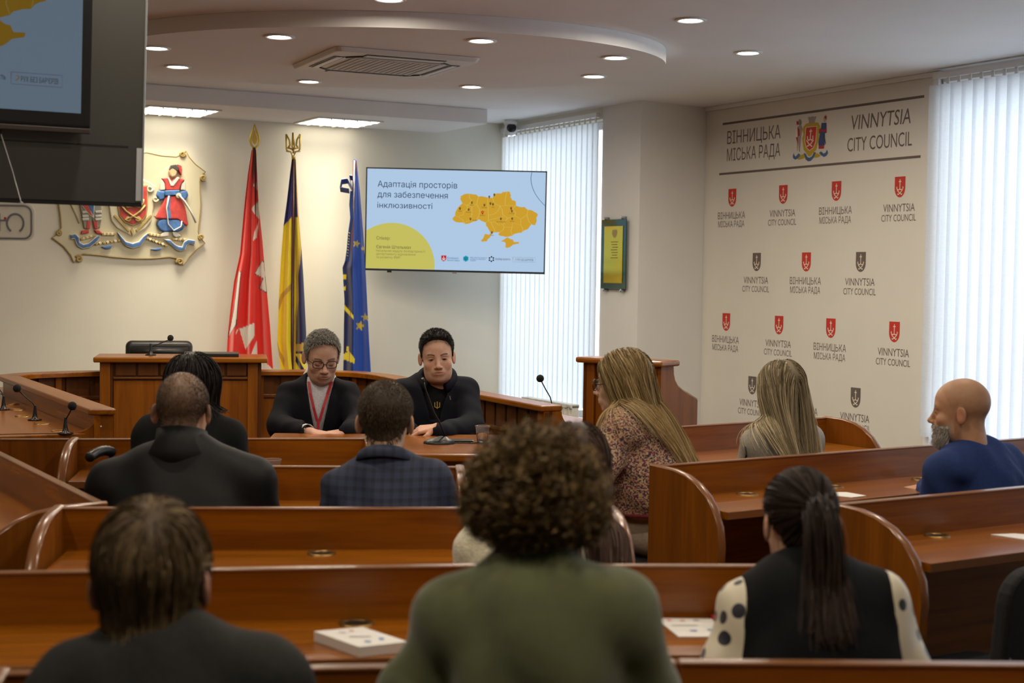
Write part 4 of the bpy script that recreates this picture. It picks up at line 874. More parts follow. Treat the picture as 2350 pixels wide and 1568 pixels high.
# ------------------------------------------------------------------ flags
def inpoly(x, y, P):
    r = False; n = len(P)
    for i in range(n):
        x1, y1 = P[i]; x2, y2 = P[(i+1) % n]
        if (y1 > y) != (y2 > y) and x < (x2-x1)*(y-y1)/(y2-y1)+x1: r = not r
    return r
def lerp_edge(E, y):
    for (xa, ya), (xb, yb) in zip(E, E[1:]):
        if ya <= y <= yb: return xa+(xb-xa)*(y-ya)/(yb-ya)
    return E[-1][0] if y > E[-1][1] else E[0][0]
def vcol_mesh(name, verts, faces, cols, m, parent, smooth=True):
    me = bpy.data.meshes.new(name); me.from_pydata([tuple(v) for v in verts], [], faces)
    a = me.color_attributes.new('Col', 'FLOAT_COLOR', 'POINT'); a.data.foreach_set('color', np.array([(*c, 1) for c in cols], dtype=np.float32).ravel())
    return finish(name, me, m, parent, smooth)
def flag(label, Yd, L, R, y0, y1, colour, folds, pole, poletop, finial, seed):
    """L, R: left and right outline in crop pixels (scale 2.614 at (480, 270)); pole: bottom/top crop x"""
    A = lambda cx, cy, dy=0: atY(480+cx/2.614, 270+cy/2.614, Yd+dy)
    foot = A(pole[1], 1500); root = thing('draped_flag', label, 'flag', (foot.x, Yd, 0), 0, 'flags on poles by the back wall')
    off = Vector((foot.x, Yd, 0)); rr = random.Random(seed); ph = [rr.uniform(0, 6) for _ in range(4)]
    ns, nh = 110, 190; V = []; Cc = []
    yb = 1900
    for j in range(nh+1):
        cy = y0+(y1-y0)*j/nh; l, r = lerp_edge(L, cy), lerp_edge(R, cy); t = j/nh; amp = .010+.024*min(1, t*1.4)
        for i in range(ns+1):
            s = i/ns; wv = math.sin(s*folds*2*math.pi+ph[0]+.8*math.sin(3*t+ph[1]))+.12*math.sin(s*folds*4.3*math.pi+ph[2]+t*2)
            cx = l+(r-l)*(s+.035*math.sin(s*folds*2*math.pi+ph[3])*math.sin(math.pi*s))
            V.append(A(cx, cy, amp*wv)-off); Cc.append(colour(cx, cy))
    fs = [(j*(ns+1)+i, j*(ns+1)+i+1, (j+1)*(ns+1)+i+1, (j+1)*(ns+1)+i) for j in range(nh) for i in range(ns)]
    satin = mat('flag_satin', (1, 1, 1), .38, sheen=.4, vcol=True)
    vcol_mesh('cloth', V, fs, Cc, satin, root)
    top = A(pole[0], poletop)-off; b = MB(); b.tube([Vector((0, .0, .02)), Vector((A(pole[1], 1500).x-off.x, 0, .6)), top], .014, 10); b.build('pole', mat('dark_pole_wood', (.06, .014, .012), .3), root, smooth=True)
    b = MB(); b.lathe([(.16, 0), (.16, .02), (.03, .05), (.02, .09)], n=24); b.build('foot', mat('dark_pole_wood', (.06, .014, .012), .3), root, smooth=True)
    finial(root, A, off)
def cp2(c, pts): return lambda x, y: c if inpoly(x, y, pts) else None
RED_, WHT, YEL, NAV, BLU, GLD = srgb(225, 42, 30), srgb(225, 216, 204), srgb(250, 226, 40), srgb(24, 20, 92), srgb(34, 84, 186), srgb(205, 165, 60)
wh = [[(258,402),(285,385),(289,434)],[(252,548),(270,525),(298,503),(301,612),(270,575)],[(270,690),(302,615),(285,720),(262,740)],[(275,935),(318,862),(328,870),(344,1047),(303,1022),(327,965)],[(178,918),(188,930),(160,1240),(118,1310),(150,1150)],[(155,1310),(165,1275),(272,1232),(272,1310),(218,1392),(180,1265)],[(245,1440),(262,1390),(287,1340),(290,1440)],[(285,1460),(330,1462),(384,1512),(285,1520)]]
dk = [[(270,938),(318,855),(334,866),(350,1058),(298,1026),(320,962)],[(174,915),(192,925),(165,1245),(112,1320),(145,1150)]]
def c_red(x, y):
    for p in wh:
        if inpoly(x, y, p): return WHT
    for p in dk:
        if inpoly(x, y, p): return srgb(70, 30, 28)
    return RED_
def fr_x(y): return lerp_edge([(522,250),(528,400),(535,560),(548,760),(540,870),(528,950),(532,1100),(518,1200),(512,1500)], y)
def c_ua(x, y):
    f = fr_x(y)
    if abs(x-f) < 6: return GLD
    if x > f:
        if y > 1350 and inpoly(x, y, [(505,1365),(575,1350),(580,1400),(505,1400)]): return GLD
        if y > 1420: return YEL if (x-y*.6) % 60 > 25 else NAV
        return srgb(18, 14, 74)
    edge = 650-(x-447)*1.1 if x < 497 else 595
    if y < edge: return srgb(26, 34, 120)
    if inpoly(x, y, [(412,1120),(430,1060),(500,985),(502,1020),(445,1080),(420,1160)]): return GLD
    if inpoly(x, y, [(405,1330),(425,1400),(452,1450),(450,1500),(420,1430),(402,1380)]): return GLD
    return YEL
def star(cx, cy, r, rot=0): return [(cx+(r if k % 2 == 0 else r*.42)*math.sin(rot+k*math.pi/5), cy-(r if k % 2 == 0 else r*.42)*math.cos(rot+k*math.pi/5)) for k in range(10)]
st = [star(884, 757, 26, .3), star(905, 1250, 34, .25), star(937, 1198, 28, -.1), star(922, 785, 16, 0)]
def c_eu(x, y):
    for p in st:
        if inpoly(x, y, p): return srgb(222, 196, 60)
    for p in ([(795,940),(824,938),(822,972),(795,970)], [(808,1015),(820,1010),(818,1038),(806,1040)], [(808,1118),(866,1188),(866,1212),(808,1150)], [(804,1420),(840,1400),(875,1450),(870,1475),(806,1450)], [(824,1370),(838,1370),(838,1400),(822,1400)]):
        if inpoly(x, y, p): return YEL
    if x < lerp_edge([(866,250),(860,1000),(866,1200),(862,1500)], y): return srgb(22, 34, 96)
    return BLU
def fin_flame(root, A, off):
    b = MB(); P = [(272,40),(284,80),(296,112),(300,140),(292,165),(276,182),(268,182),(254,165),(246,140),(250,112),(262,80)]
    p3 = [A(x, y)-off for x, y in P]; b.tube(p3, .010, 7, closed=True); b.build('finial_ring', GOLD, root, smooth=True)
    g = MB(); q = [A(272+(x-272)*.62, 125+(y-125)*.62)-off for x, y in P]; g.add(q, [tuple(range(len(q)))]); g.build('finial_leaf', GOLD, root, solid=.012)
def fin_trident(root, A, off):
    b = MB()
    for pl in ([(503,90),(500,140),(498,175),(508,200),(503,215)], [(503,90),(507,140),(512,175),(500,200)], [(462,100),(464,190),(470,200)], [(546,100),(544,190),(538,200)], [(462,100),(482,135),(485,165),(475,180)], [(546,100),(526,135),(523,165),(533,180)], [(462,200),(490,205),(503,240),(518,205),(546,200)], [(470,180),(500,190),(536,180)]):
        b.tube([A(x, y)-off for x, y in pl], .008, 6)
    b.build('finial_trident', GOLD, root, smooth=True)
    b = MB(); b.tube([A(505, 228)-off, A(506, 252)-off], .016, 10); b.build('finial_socket', GOLD, root, smooth=True)
def fin_bow(root, A, off):
    cl = mat('blue_ribbon_satin', (.022, .06, .26), .4)
    b = MB()
    for pl in ([(862,440),(830,380),(795,385),(786,430),(840,440)], [(862,450),(842,360),(860,362),(866,400)]):
        q = [A(x, y, -.03)-off for x, y in pl]; b.strip([[v+Vector((0, -.02, .02)), v+Vector((0, .03, -.02))] for v in q])
    b.strip([[A(x-9, y, -.04)-off, A(x+9, y, -.02)-off] for x, y in ((856,440),(850,520),(856,600),(842,700),(834,800),(828,860))])
    b.build('ribbon_bow', cl, root, solid=.004)
    F = [(846+0.2*i, 690+i*18) for i in range(9)]
    b = MB()
    for i in range(9):
        x = 840-i*1.4; y = 690+i*17; b.tube([A(x-5, y, -.05)-off, A(x+5, y+5, -.05)-off], .004, 5)
    b.build('gold_lettering', GOLD, root)
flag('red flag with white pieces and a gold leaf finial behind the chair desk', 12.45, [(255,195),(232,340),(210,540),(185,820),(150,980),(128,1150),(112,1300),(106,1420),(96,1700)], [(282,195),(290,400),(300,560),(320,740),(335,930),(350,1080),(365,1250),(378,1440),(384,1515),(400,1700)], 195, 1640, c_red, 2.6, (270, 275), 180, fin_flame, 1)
flag('blue and yellow flag with gold fringe and a gilt trident finial', 12.6, [(495,250),(470,470),(445,660),(430,850),(418,1080),(412,1250),(408,1350),(430,1510),(430,1700)], [(520,250),(535,560),(552,760),(565,950),(575,1150),(582,1290),(582,1700)], 250, 1640, c_ua, 2.0, (507, 497), 235, fin_trident, 2)
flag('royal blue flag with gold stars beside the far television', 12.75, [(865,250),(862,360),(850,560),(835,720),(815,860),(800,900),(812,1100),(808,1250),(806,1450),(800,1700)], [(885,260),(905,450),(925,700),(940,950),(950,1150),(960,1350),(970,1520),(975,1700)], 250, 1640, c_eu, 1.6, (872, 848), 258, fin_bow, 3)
# ------------------------------------------------------------------ papers and small things on the desks
PAPER = mat('white_paper', (.74, .72, .70), .8)
def sheet(name, corners, z, t, label, cat, marks=(), group=None, col=PAPER):
    P = [onz(x, y, z+t) for x, y in corners]; c = sum(P, Vector())/len(P); root = thing(name, label, cat, (c.x, c.y, z+.0008), 0, group)
    b = MB(); n = len(P); b.add([Vector((p.x-c.x, p.y-c.y, 0)) for p in P]+[Vector((p.x-c.x, p.y-c.y, t)) for p in P], [tuple(range(n))[::-1], tuple(range(n, 2*n))]+[(i, (i+1) % n, (i+1) % n+n, i+n) for i in range(n)]); b.build('top_sheet' if t < .004 else 'pages', col, root)
    for x0, y0, x1, y1, cc in marks:
        q = [onz(x, y, z+t) for x, y in ((x0, y0), (x1, y0), (x1+3, y1), (x0+3, y1))]; m = MB(); m.add([Vector((p.x-c.x, p.y-c.y, t+.0012)) for p in q], [(0, 1, 2, 3)]); m.build('printed_mark', pm(cc), root)
    return root
sheet('paper_stack', [(721, 1450), (832, 1440), (937, 1474), (824, 1486)], WT, .022, 'thick stack of white printed papers on the bench desk at lower centre', 'papers', [(776, 1452, 792, 1455, srgb(200, 190, 196)), (800, 1462, 850, 1464, srgb(170, 170, 170)), (835, 1472, 850, 1476, srgb(120, 150, 190)), (868, 1466, 880, 1470, srgb(90, 130, 190)), (800, 1448, 810, 1451, srgb(210, 150, 150))])
sheet('paper_sheet', [(1506, 1420), (1634, 1421), (1665, 1462), (1557, 1462)], WT, .002, 'printed white sheet lying left of the polka-dot sleeve', 'paper', [(1530, 1424, 1538, 1427, srgb(220, 120, 120)), (1560, 1425, 1570, 1428, srgb(210, 150, 140)), (1590, 1424, 1602, 1427, srgb(150, 150, 150)), (1540, 1436, 1600, 1438, srgb(180, 178, 172)), (1582, 1448, 1598, 1451, srgb(120, 150, 190)), (1622, 1446, 1638, 1449, srgb(120, 150, 190))])
sheet('paper_sheet', [(1898, 1130), (1942, 1130), (1988, 1138), (1955, 1142), (1905, 1137)], WT, .003, 'folded white leaflet on the desk of the bald man', 'paper')
sheet('paper_sheet', [(2274, 1227), (2330, 1225), (2420, 1232), (2400, 1246)], WT, .003, 'white sheet at the right picture edge', 'paper')
sheet('red_folder', [(1630, 1412), (1660, 1409), (1690, 1425), (1660, 1440)], WT, .008, 'red folder half hidden behind the polka-dot sleeve', 'folder', col=mat('red_card', (.42, .02, .02), .5))
sheet('smartphone', [(1568, 1044), (1596, 1045), (1600, 1052), (1572, 1052)], WT, .012, 'black smartphone on the desk behind the woman in tweed', 'phone', col=BLACK)
pp = onz(530, 812, .992); b = MB(); b.box(-.18, .18, -.12, .12, 0, .022); o = tag(b.build('closed_laptop', BLACK, None, bevel=.004), 'flat black closed laptop on the tall chair desk', 'laptop'); o.location = (-2.02, 9.80, .9925); o.rotation_euler = (0, 0, .2)
# ================================================================== PEOPLE
A3 = lambda v: np.array(v, dtype=np.float64)
class S:
    """signed distance field made of rounded cones and ellipsoids, smoothly joined"""
    def __init__(s): s.q = []
    def rc(s, a, b, ra, rb, k=.02, op='u'): s.q.append(('c', A3(a), A3(b), ra, rb, k, op)); return s
    def el(s, c, r, R=None, k=.02, op='u'): s.q.append(('e', A3(c), A3(r), None if R is None else A3(R), 0, k, op)); return s
    def fn(s, f, k=.01, op='u'): s.q.append(('f', f, 0, 0, 0, k, op)); return s
    def __call__(s, P):
        d = None
        for t, a, b, ra, rb, k, op in s.q:
            if t == 'c':
                ab = b-a; L = ab@ab; h = np.clip(((P-a)@ab)/max(L, 1e-9), 0, 1); e = np.linalg.norm(P-a-h[:, None]*ab, axis=1)-(ra+(rb-ra)*h)
            elif t == 'e':
                q = P-a
                if ra is not None: q = q@ra
                k0 = np.linalg.norm(q/b, axis=1); k1 = np.linalg.norm(q/(b*b), axis=1); e = k0*(k0-1)/np.maximum(k1, 1e-6)
            else: e = a(P)
            if d is None: d = e
            elif op == 'u': h = np.clip(.5+.5*(d-e)/k, 0, 1); d = d*(1-h)+e*h-k*h*(1-h)
            else: h = np.clip(.5-.5*(d+e)/k, 0, 1); d = d*(1-h)-e*h+k*h*(1-h)
        return d
    def bounds(s, pad):
        lo = np.full(3, 1e9); hi = -lo
        for t, a, b, ra, rb, k, op in s.q:
            if op != 'u' or t == 'f': continue
            if t == 'c': lo = np.minimum(lo, np.minimum(a-ra, b-rb)); hi = np.maximum(hi, np.maximum(a+ra, b+rb))
            else: m = max(b) if ra is not None else b; lo = np.minimum(lo, a-m); hi = np.maximum(hi, a+m)
        return lo-pad, hi+pad
def nets(f, lo, hi, h):
    """naive surface nets"""
    n = np.ceil((hi-lo)/h).astype(int)+1
    ax = [lo[i]+h*np.arange(n[i]) for i in range(3)]
    G = np.stack(np.meshgrid(*ax, indexing='ij'), -1).reshape(-1, 3)
    v = np.concatenate([f(G[i:i+200000]) for i in range(0, len(G), 200000)]).reshape(n).astype(np.float64)
    i8 = [(a, b, c) for a in (0, 1) for b in (0, 1) for c in (0, 1)]
    m = n-1; C = np.stack([v[a:a+m[0], b:b+m[1], c:c+m[2]] for a, b, c in i8], -1)
    ins = C < 0; act = ins.any(-1) & ~ins.all(-1); idx = np.argwhere(act); cv = C[act]; off = np.array(i8, float)
    pos = np.zeros((len(idx), 3)); cnt = np.zeros(len(idx))
    for p in range(8):
        for q in range(p+1, 8):
            if np.abs(off[p]-off[q]).sum() != 1: continue
            x = (cv[:, p] < 0) != (cv[:, q] < 0); t = cv[:, p]/np.where(x, cv[:, p]-cv[:, q], 1)
            pos += np.where(x[:, None], off[p]+(off[q]-off[p])*t[:, None], 0); cnt += x
    V = lo+(idx+pos/cnt[:, None])*h
    vid = -np.ones(m, int); vid[act] = np.arange(len(idx)); Fs = []
    for d in range(3):
        sl0 = [slice(None)]*3; sl1 = [slice(None)]*3; sl0[d] = slice(0, -1); sl1[d] = slice(1, None)
        a, b = v[tuple(sl0)] < 0, v[tuple(sl1)] < 0; e = np.argwhere(a != b); sgn = a[a != b]
        o1, o2 = (d+1) % 3, (d+2) % 3
        ok = (e[:, o1] > 0) & (e[:, o2] > 0) & (e[:, o1] < m[o1]) & (e[:, o2] < m[o2]) & (e[:, d] < m[d]); e = e[ok]; sgn = sgn[ok]
        def g(da, db): q = e.copy(); q[:, o1] -= da; q[:, o2] -= db; return vid[q[:, 0], q[:, 1], q[:, 2]]
        Q = np.stack([g(1, 1), g(0, 1), g(0, 0), g(1, 0)], 1); Q[~sgn] = Q[~sgn][:, ::-1]; Fs.append(Q)
    Q = np.concatenate(Fs); return V, Q[(Q >= 0).all(1)]
def np_mesh(name, parts, m, parent, org, smooth=True):
    """parts: list of (V, F, col) joined into one mesh"""
    Vs, Fs, Cs = [], [], []; o = 0
    for V, F, c in parts:
        Vs.append(V-org); Fs.append(F+o); o += len(V)
        Cs.append(np.broadcast_to(np.array(c, float), (len(V), 3)) if np.ndim(c) == 1 else c)
    V = np.concatenate(Vs); C = np.concatenate(Cs); Q = np.concatenate(Fs).astype(np.int32)
    me = bpy.data.meshes.new(name); me.vertices.add(len(V)); me.vertices.foreach_set('co', V.astype(np.float32).ravel())
    me.loops.add(Q.size); me.loops.foreach_set('vertex_index', Q.ravel()); me.polygons.add(len(Q)); me.polygons.foreach_set('loop_start', np.arange(0, Q.size, 4, dtype=np.int32)); me.update(calc_edges=True)
    a = me.color_attributes.new('Col', 'FLOAT_COLOR', 'POINT'); a.data.foreach_set('color', np.concatenate([C, np.ones((len(C), 1))], 1).astype(np.float32).ravel())
    return finish(name, me, m, parent, smooth)
def sstep(x): x = np.clip(x, 0, 1); return x*x*(3-2*x)
def fold(P, s=1.0):
    x, y, z = P[:, 0], P[:, 1], P[:, 2]
    return (np.sin(31*x+9*z+2.2*np.sin(14*y+6*x))*np.sin(24*z+8*y+2*np.sin(12*x))+.6*np.sin(47*z+23*x+3*np.sin(19*y)))*s
def Rm(yaw, pitch=0, roll=0):
    """columns = right, forward, up of a head or torso; yaw 0 looks along +Y, positive turns left; pitch>0 looks down"""
    return np.array((Matrix.Rotation(yaw, 3, 'Z') @ Matrix.Rotation(-pitch, 3, 'X') @ Matrix.Rotation(roll, 3, 'Y')))
SKIN = mat('skin', (1, 1, 1), .5, spec=.35, noise=.06, nscale=60, vcol=True)
SKIN.node_tree.nodes['Principled BSDF'].inputs['Subsurface Weight'].default_value = .08
SKIN.node_tree.nodes['Principled BSDF'].inputs['Subsurface Radius'].default_value = (.01, .004, .002)
HAIRM = mat('hair', (1, 1, 1), .55, spec=.3, vcol=True)
def head_sdf(ears=True, k=1.0, face=True, fat=0):
    s = S()
    s.el((0, -.012, .043), (.077, .097, .090), k=.02).el((0, .030, .042), (.067, .066, .066), k=.03)
    s.el((0, .032, -.030), (.062+fat*.6, .062, .084), k=.03).el((0, .028, -.068), (.054+fat, .056, .046), k=.03)
    s.rc((0, -.030, -.050), (0, -.050, -.19), .056+fat*.5, .060+fat*.5, k=.03)
    if fat: s.el((0, .035, -.095), (.045+fat, .045, .03), k=.03)
    if face:
        s.el((0, .076, -.096), (.020, .016, .016), k=.02)
        for x in (-1, 1): s.el((x*.044, .062, -.026), (.022, .020, .020), k=.02)
        s.rc((-.040, .078, .024), (.040, .078, .024), .010, .010, k=.02)
        for x in (-1, 1): s.el((x*.032, .104, .004), (.020, .016, .011), k=.012, op='s')
        for x in (-1, 1): s.el((x*.032, .079, .003), (.0165, .0125, .0105), k=.006)
        s.rc((0, .090, .014), (0, .112, -.028), .0075, .0105, k=.014).el((0, .114, -.033), (.0135, .013, .0105), k=.008)
        for x in (-1, 1): s.el((x*.014, .103, -.037), (.0085, .0105, .0075), k=.006)
        s.el((0, .090, -.062), (.030, .014, .020), k=.016)
        s.el((0, .0985, -.0605), (.023, .0085, .0050), k=.005).el((0, .0975, -.0700), (.020, .0085, .0058), k=.005)
        s.el((0, .109, -.0650), (.025, .0115, .0016), k=.003, op='s')
    if ears:
        for x in (-1, 1):
            Re = np.array(Matrix.Rotation(x*.45, 3, 'Z')); s.el((x*.0865, -.014, -.004), (.0075, .0215, .034), Re, k=.007); s.el((x*.0945, -.004, -.002), (.0060, .0130, .021), Re, k=.006, op='s')
    return s
def hair_line(y): return np.interp(y, [-.11, -.085, -.055, -.03, .0, .022, .034, .055, .085, .12], [-.078, -.076, -.055, -.02, .016, .012, .036, .072, .101, .110])
def head_cols(q, skin, lips=.0, brow=None, buzz=None, beard=None, stubble=0):
    c = np.tile(np.array(skin, float), (len(q), 1)); x, y, z = q[:, 0], q[:, 1], q[:, 2]
    def mixin(m, col): c[:] = c*(1-m[:, None])+np.array(col)*m[:, None]
    red = sstep(1-np.hypot((np.abs(x)-.045)/.03, (z+.03)/.03))*(y > .04)*.35+sstep(1-np.hypot(x/.02, (z+.033)/.016))*(y > .09)*.35+(np.abs(x) > .078)*.5
    mixin(red*.6, (skin[0]*1.05, skin[1]*.62, skin[2]*.52))
    if stubble: mixin(sstep((y-.0)/.03)*sstep((-.035-z)/.02)*stubble*.6, (skin[0]*.55, skin[1]*.55, skin[2]*.55))
    mixin(sstep(1-np.hypot(x/.028, (z+.0655)/.0125))*sstep((y-.088)/.006)*.75, (skin[0]*.78, skin[1]*.42, skin[2]*.40))
    mixin(sstep(1-np.hypot(x/.026, (z+.0652)/.0022))*sstep((y-.085)/.006)*.9, (.05, .02, .018))
    for sx in (-1, 1): mixin(sstep(1.3-np.hypot((x-sx*.0085)/.0055, (z+.0405)/.0032))*(y > .10)*.85, (.06, .02, .015))
    if brow is not None:
        for sx in (-1, 1):
            t = (sx*x-.014)/.038; zc_ = .0235+.006*np.sin(np.clip(t, 0, 1)*2.4); mixin(sstep((1-np.abs((z-zc_)/.0050))*1.6)*(t > 0)*(t < 1)*(y > .05)*.9, brow)
    if buzz is not None: mixin(sstep((z-hair_line(y)+.004)/.018)*buzz[1], buzz[0])
    if beard is not None:
        m = np.maximum(sstep((y-.018)/.02)*sstep((-.040-z+.2*np.clip(.06-y, 0, 1))/.012), 0); mixin(m*.95, beard)
    return c
def arm_hand(s, W, f, n, side, curl=(.5, .7, .5), thumb=.5, spread=.0, sc=1.0):
    """hand into field s; W wrist, f finger direction, n back-of-hand normal, side +1 when the thumb lies on f x n"""
    W, f, n = A3(W), A3(f), A3(n); f = f/np.linalg.norm(f); n = n-f*(n@f); n /= np.linalg.norm(n); l = np.cross(f, n)*side
    K = [W+sc*(f*a+l*b) for a, b in ((.088, .030), (.092, .010), (.088, -.011), (.080, -.030))]
    for i, kp in enumerate(K): s.rc(W+l*(.016-.010*i)*sc, kp, .0145*sc, .0105*sc, k=.012)
    for i, kp in enumerate(K):
        L = (.042, .046, .042, .034)[i]*sc; d = f+l*spread*(1.5-i); d /= np.linalg.norm(d); p = kp; a = 0
        for j in range(3):
            a += curl[j]; dd = d*math.cos(a)-n*math.sin(a); q = p+dd*L*(1, .62, .5)[j]; s.rc(p, q, (.0098, .0088, .0080)[j]*sc, (.0090, .0080, .0068)[j]*sc, k=.004); p = q
    t0 = W+sc*(f*.022+l*.022); t1 = t0+sc*(f*.030+l*.030-n*.012); d2 = f*.8+l*(.45-thumb*.5)-n*.25; d2 /= np.linalg.norm(d2); t2 = t1+d2*.034*sc; t3 = t2+(d2-l*.3-n*.1)*.026*sc
    s.rc(t0, t1, .015*sc, .012*sc, k=.01).rc(t1, t2, .0115*sc, .0100*sc, k=.006).rc(t2, t3, .0100*sc, .0080*sc, k=.005)
    return s
def tubes(paths, rad, cols, taper=.35, flat=False):
    """paths (N, M, 3) -> thin three-sided tubes, or flat locks"""
    N, M, _ = paths.shape; T = np.gradient(paths, axis=1); T /= np.maximum(np.linalg.norm(T, axis=2, keepdims=True), 1e-9)
    up = np.random.randn(N, 1, 3); a = np.cross(T, np.broadcast_to(up, T.shape)); a /= np.maximum(np.linalg.norm(a, axis=2, keepdims=True), 1e-9); b = np.cross(T, a)
    r = (np.array(rad).reshape(-1, 1)*np.linspace(1, taper, M)[None])[..., None]; W_ = (0, math.pi) if flat else (0, 2.094, 4.189); k_ = len(W_)
    V = np.stack([paths+r*(a*math.cos(w)+b*math.sin(w)) for w in W_], 2).reshape(-1, 3)
    base = (np.arange(N)[:, None]*M+np.arange(M-1)[None])*k_; F = []
    for k in range(1 if flat else 3): F.append(np.stack([base+k, base+(k+1) % k_, base+k_+(k+1) % k_, base+k_+k], -1).reshape(-1, 4))
    C = np.repeat(cols.reshape(N*M, 3), k_, 0) if cols.ndim == 3 else np.repeat(cols, M*k_, 0)
    return V, np.concatenate(F), C
def scalp_roots(hs, n, rs, lo=None, ymax=.2):
    out = np.zeros((0, 3))
    while len(out) < n:
        d = rs.randn(n*3, 3); d /= np.linalg.norm(d, axis=1)[:, None]; c = A3((0, -.005, .035)); p = c+d*.16
        for _ in range(14): p = p-d*hs(p)[:, None]*.9
        m = (p[:, 2] > (hair_line(p[:, 1]) if lo is None else lo(p))) & (p[:, 1] < ymax) & (p[:, 2] > -.1); out = np.concatenate([out, p[m]])
    return out[:n]
def grad(f, p, e=.002):
    g = np.stack([f(p+A3(v)*e)-f(p-A3(v)*e) for v in ((1, 0, 0), (0, 1, 0), (0, 0, 1))], 1); return g/np.maximum(np.linalg.norm(g, axis=1)[:, None], 1e-9)
def comb(f, p0, v0, nseg, step, off, g=.25, keep=.7, wob=0, rs=None, attract=None, stick=None):
    """strands sliding over field f; returns (N, nseg+1, 3)"""
    p = p0.copy(); v = v0.copy(); out = [p.copy()]; N = len(p)
    for i in range(nseg):
        acc = np.tile(A3((0, 0, -1)), (N, 1)) if attract is None else attract(p)
        v = keep*v+g*acc+(wob*rs.randn(N, 3) if wob else 0); v /= np.maximum(np.linalg.norm(v, axis=1)[:, None], 1e-9)
        p = p+v*np.reshape(step, (-1, 1)); d = f(p); m = d < off
        if m.any():
            gn = grad(f, p[m]); p[m] += gn*(off[m]-d[m])[:, None]; vm = v[m]; vm -= gn*np.minimum((vm*gn).sum(1), 0)[:, None]; v[m] = vm/np.maximum(np.linalg.norm(vm, axis=1)[:, None], 1e-9)
        if stick is not None:
            dh, near = stick(p); m = (dh > off) & near
            if m.any(): gh = grad(lambda q: stick(q)[0], p[m]); p[m] -= gh*((dh[m]-off[m])*.75)[:, None]; vm = v[m]; vm -= gh*np.maximum((vm*gh).sum(1), 0)[:, None]; v[m] = vm/np.maximum(np.linalg.norm(vm, axis=1)[:, None], 1e-9)
        out.append(p.copy())
    return np.stack(out, 1)
def hcol(N, M, c1, c2, rs, var=.3, tip=1.2):
    b = np.array(c1)+(np.array(c2)-np.array(c1))*rs.rand(N, 1)**1.2; b = b*(1+var*(rs.rand(N, 1)-.5)*2); return b[:, None, :]*np.linspace(.8, tip, M)[None, :, None]
def cloth(name, col, rough=.85, **k): return mat(name, col, rough, sheen=0, spec=.2, noise=.12, nscale=90, bump=.25, bscale=500, **k)
def garment_sdf(J, t=0.0, arms=True, k=.05, chest=(.5, .125, .23), belly=(.17, .135, .22), sleeve=1.0, legs=False):
    """torso (and sleeves) from joints: Nb, SL, SR, EL, ER, WL, WR, HIP; J['R'] torso axes"""
    s = S(); SL, SR, Nb, HIP = J['SL'], J['SR'], J['Nb'], J['HIP']; R = J['R']; M = (SL+SR)/2; w = np.linalg.norm(SR-SL)
    ax = (M-HIP); ln = np.linalg.norm(ax); up = ax/ln; rt = R[:, 0]-up*(R[:, 0]@up); rt /= np.linalg.norm(rt); Q = np.stack([rt, np.cross(up, rt), up], 1)
    s.el(M-up*.13+Q[:, 1]*J.get('cy', 0), (w*chest[0]+t+.015, chest[1]+t, chest[2]+t), Q, k=k)
    s.el(HIP+up*.14, (belly[0]+t, belly[1]+t, belly[2]+t), Q, k=.08)
    rs = J.get('rs', .052)
    for s_, e, h in (('SL', 'EL', 'WL'), ('SR', 'ER', 'WR')):
        s.rc(Nb-up*J.get('nd', .035), J[s_]+up*.004, .052+t, rs+t, k=k)
        if arms:
            s.rc(J[s_], J[e], rs+t, .043*sleeve+t, k=.035); s.rc(J[e], J[h], .043*sleeve+t, .030*sleeve+t, k=.03)
    return s
def leg_sdf(J, t=0):
    s = S(); R = J['R']; H = J['HIP']; fwd = A3((R[0, 1], R[1, 1], 0)); fwd /= np.linalg.norm(fwd); rt = A3((fwd[1], -fwd[0], 0)); s.el(H, (.17+t, .15+t, .11+t), np.stack([rt, fwd, A3((0, 0, 1))], 1), k=.05)
    lf = J.get('leg', .40)
    for x in (-1, 1):
        kn = H+rt*x*.10+fwd*lf+A3((0, 0, .02)); an = A3((kn[0]+fwd[0]*J.get('shin', -.09), kn[1]+fwd[1]*J.get('shin', -.09), .09))
        s.rc(H+rt*x*.085, kn, .085+t, .060+t, k=.04).rc(kn, an, .057+t, .040+t, k=.03); J['an%d' % x] = an
    J['fwd'] = fwd; J['rt'] = rt; return s
def shoes(J, root, org, m):
    for x in (-1, 1):
        a = J['an%d' % x]; f = J['fwd']; s = S(); s.rc(A3((a[0], a[1], .045))-f*.05, A3((a[0], a[1], .038))+f*.15, .040, .034, k=.02).rc(A3((a[0], a[1], .05)), a, .042, .042, k=.03)
        s.fn(lambda P: P[:, 2]-.004, op='s', k=.004) if False else None
        lo, hi = s.bounds(.01); lo[2] = max(lo[2], .001); V, F = nets(lambda P: np.maximum(s(P), .003-P[:, 2]), lo-A3((0, 0, .02)), hi, .012); np_mesh('shoe', [(V, F, (0, 0, 0))], m, root, org)
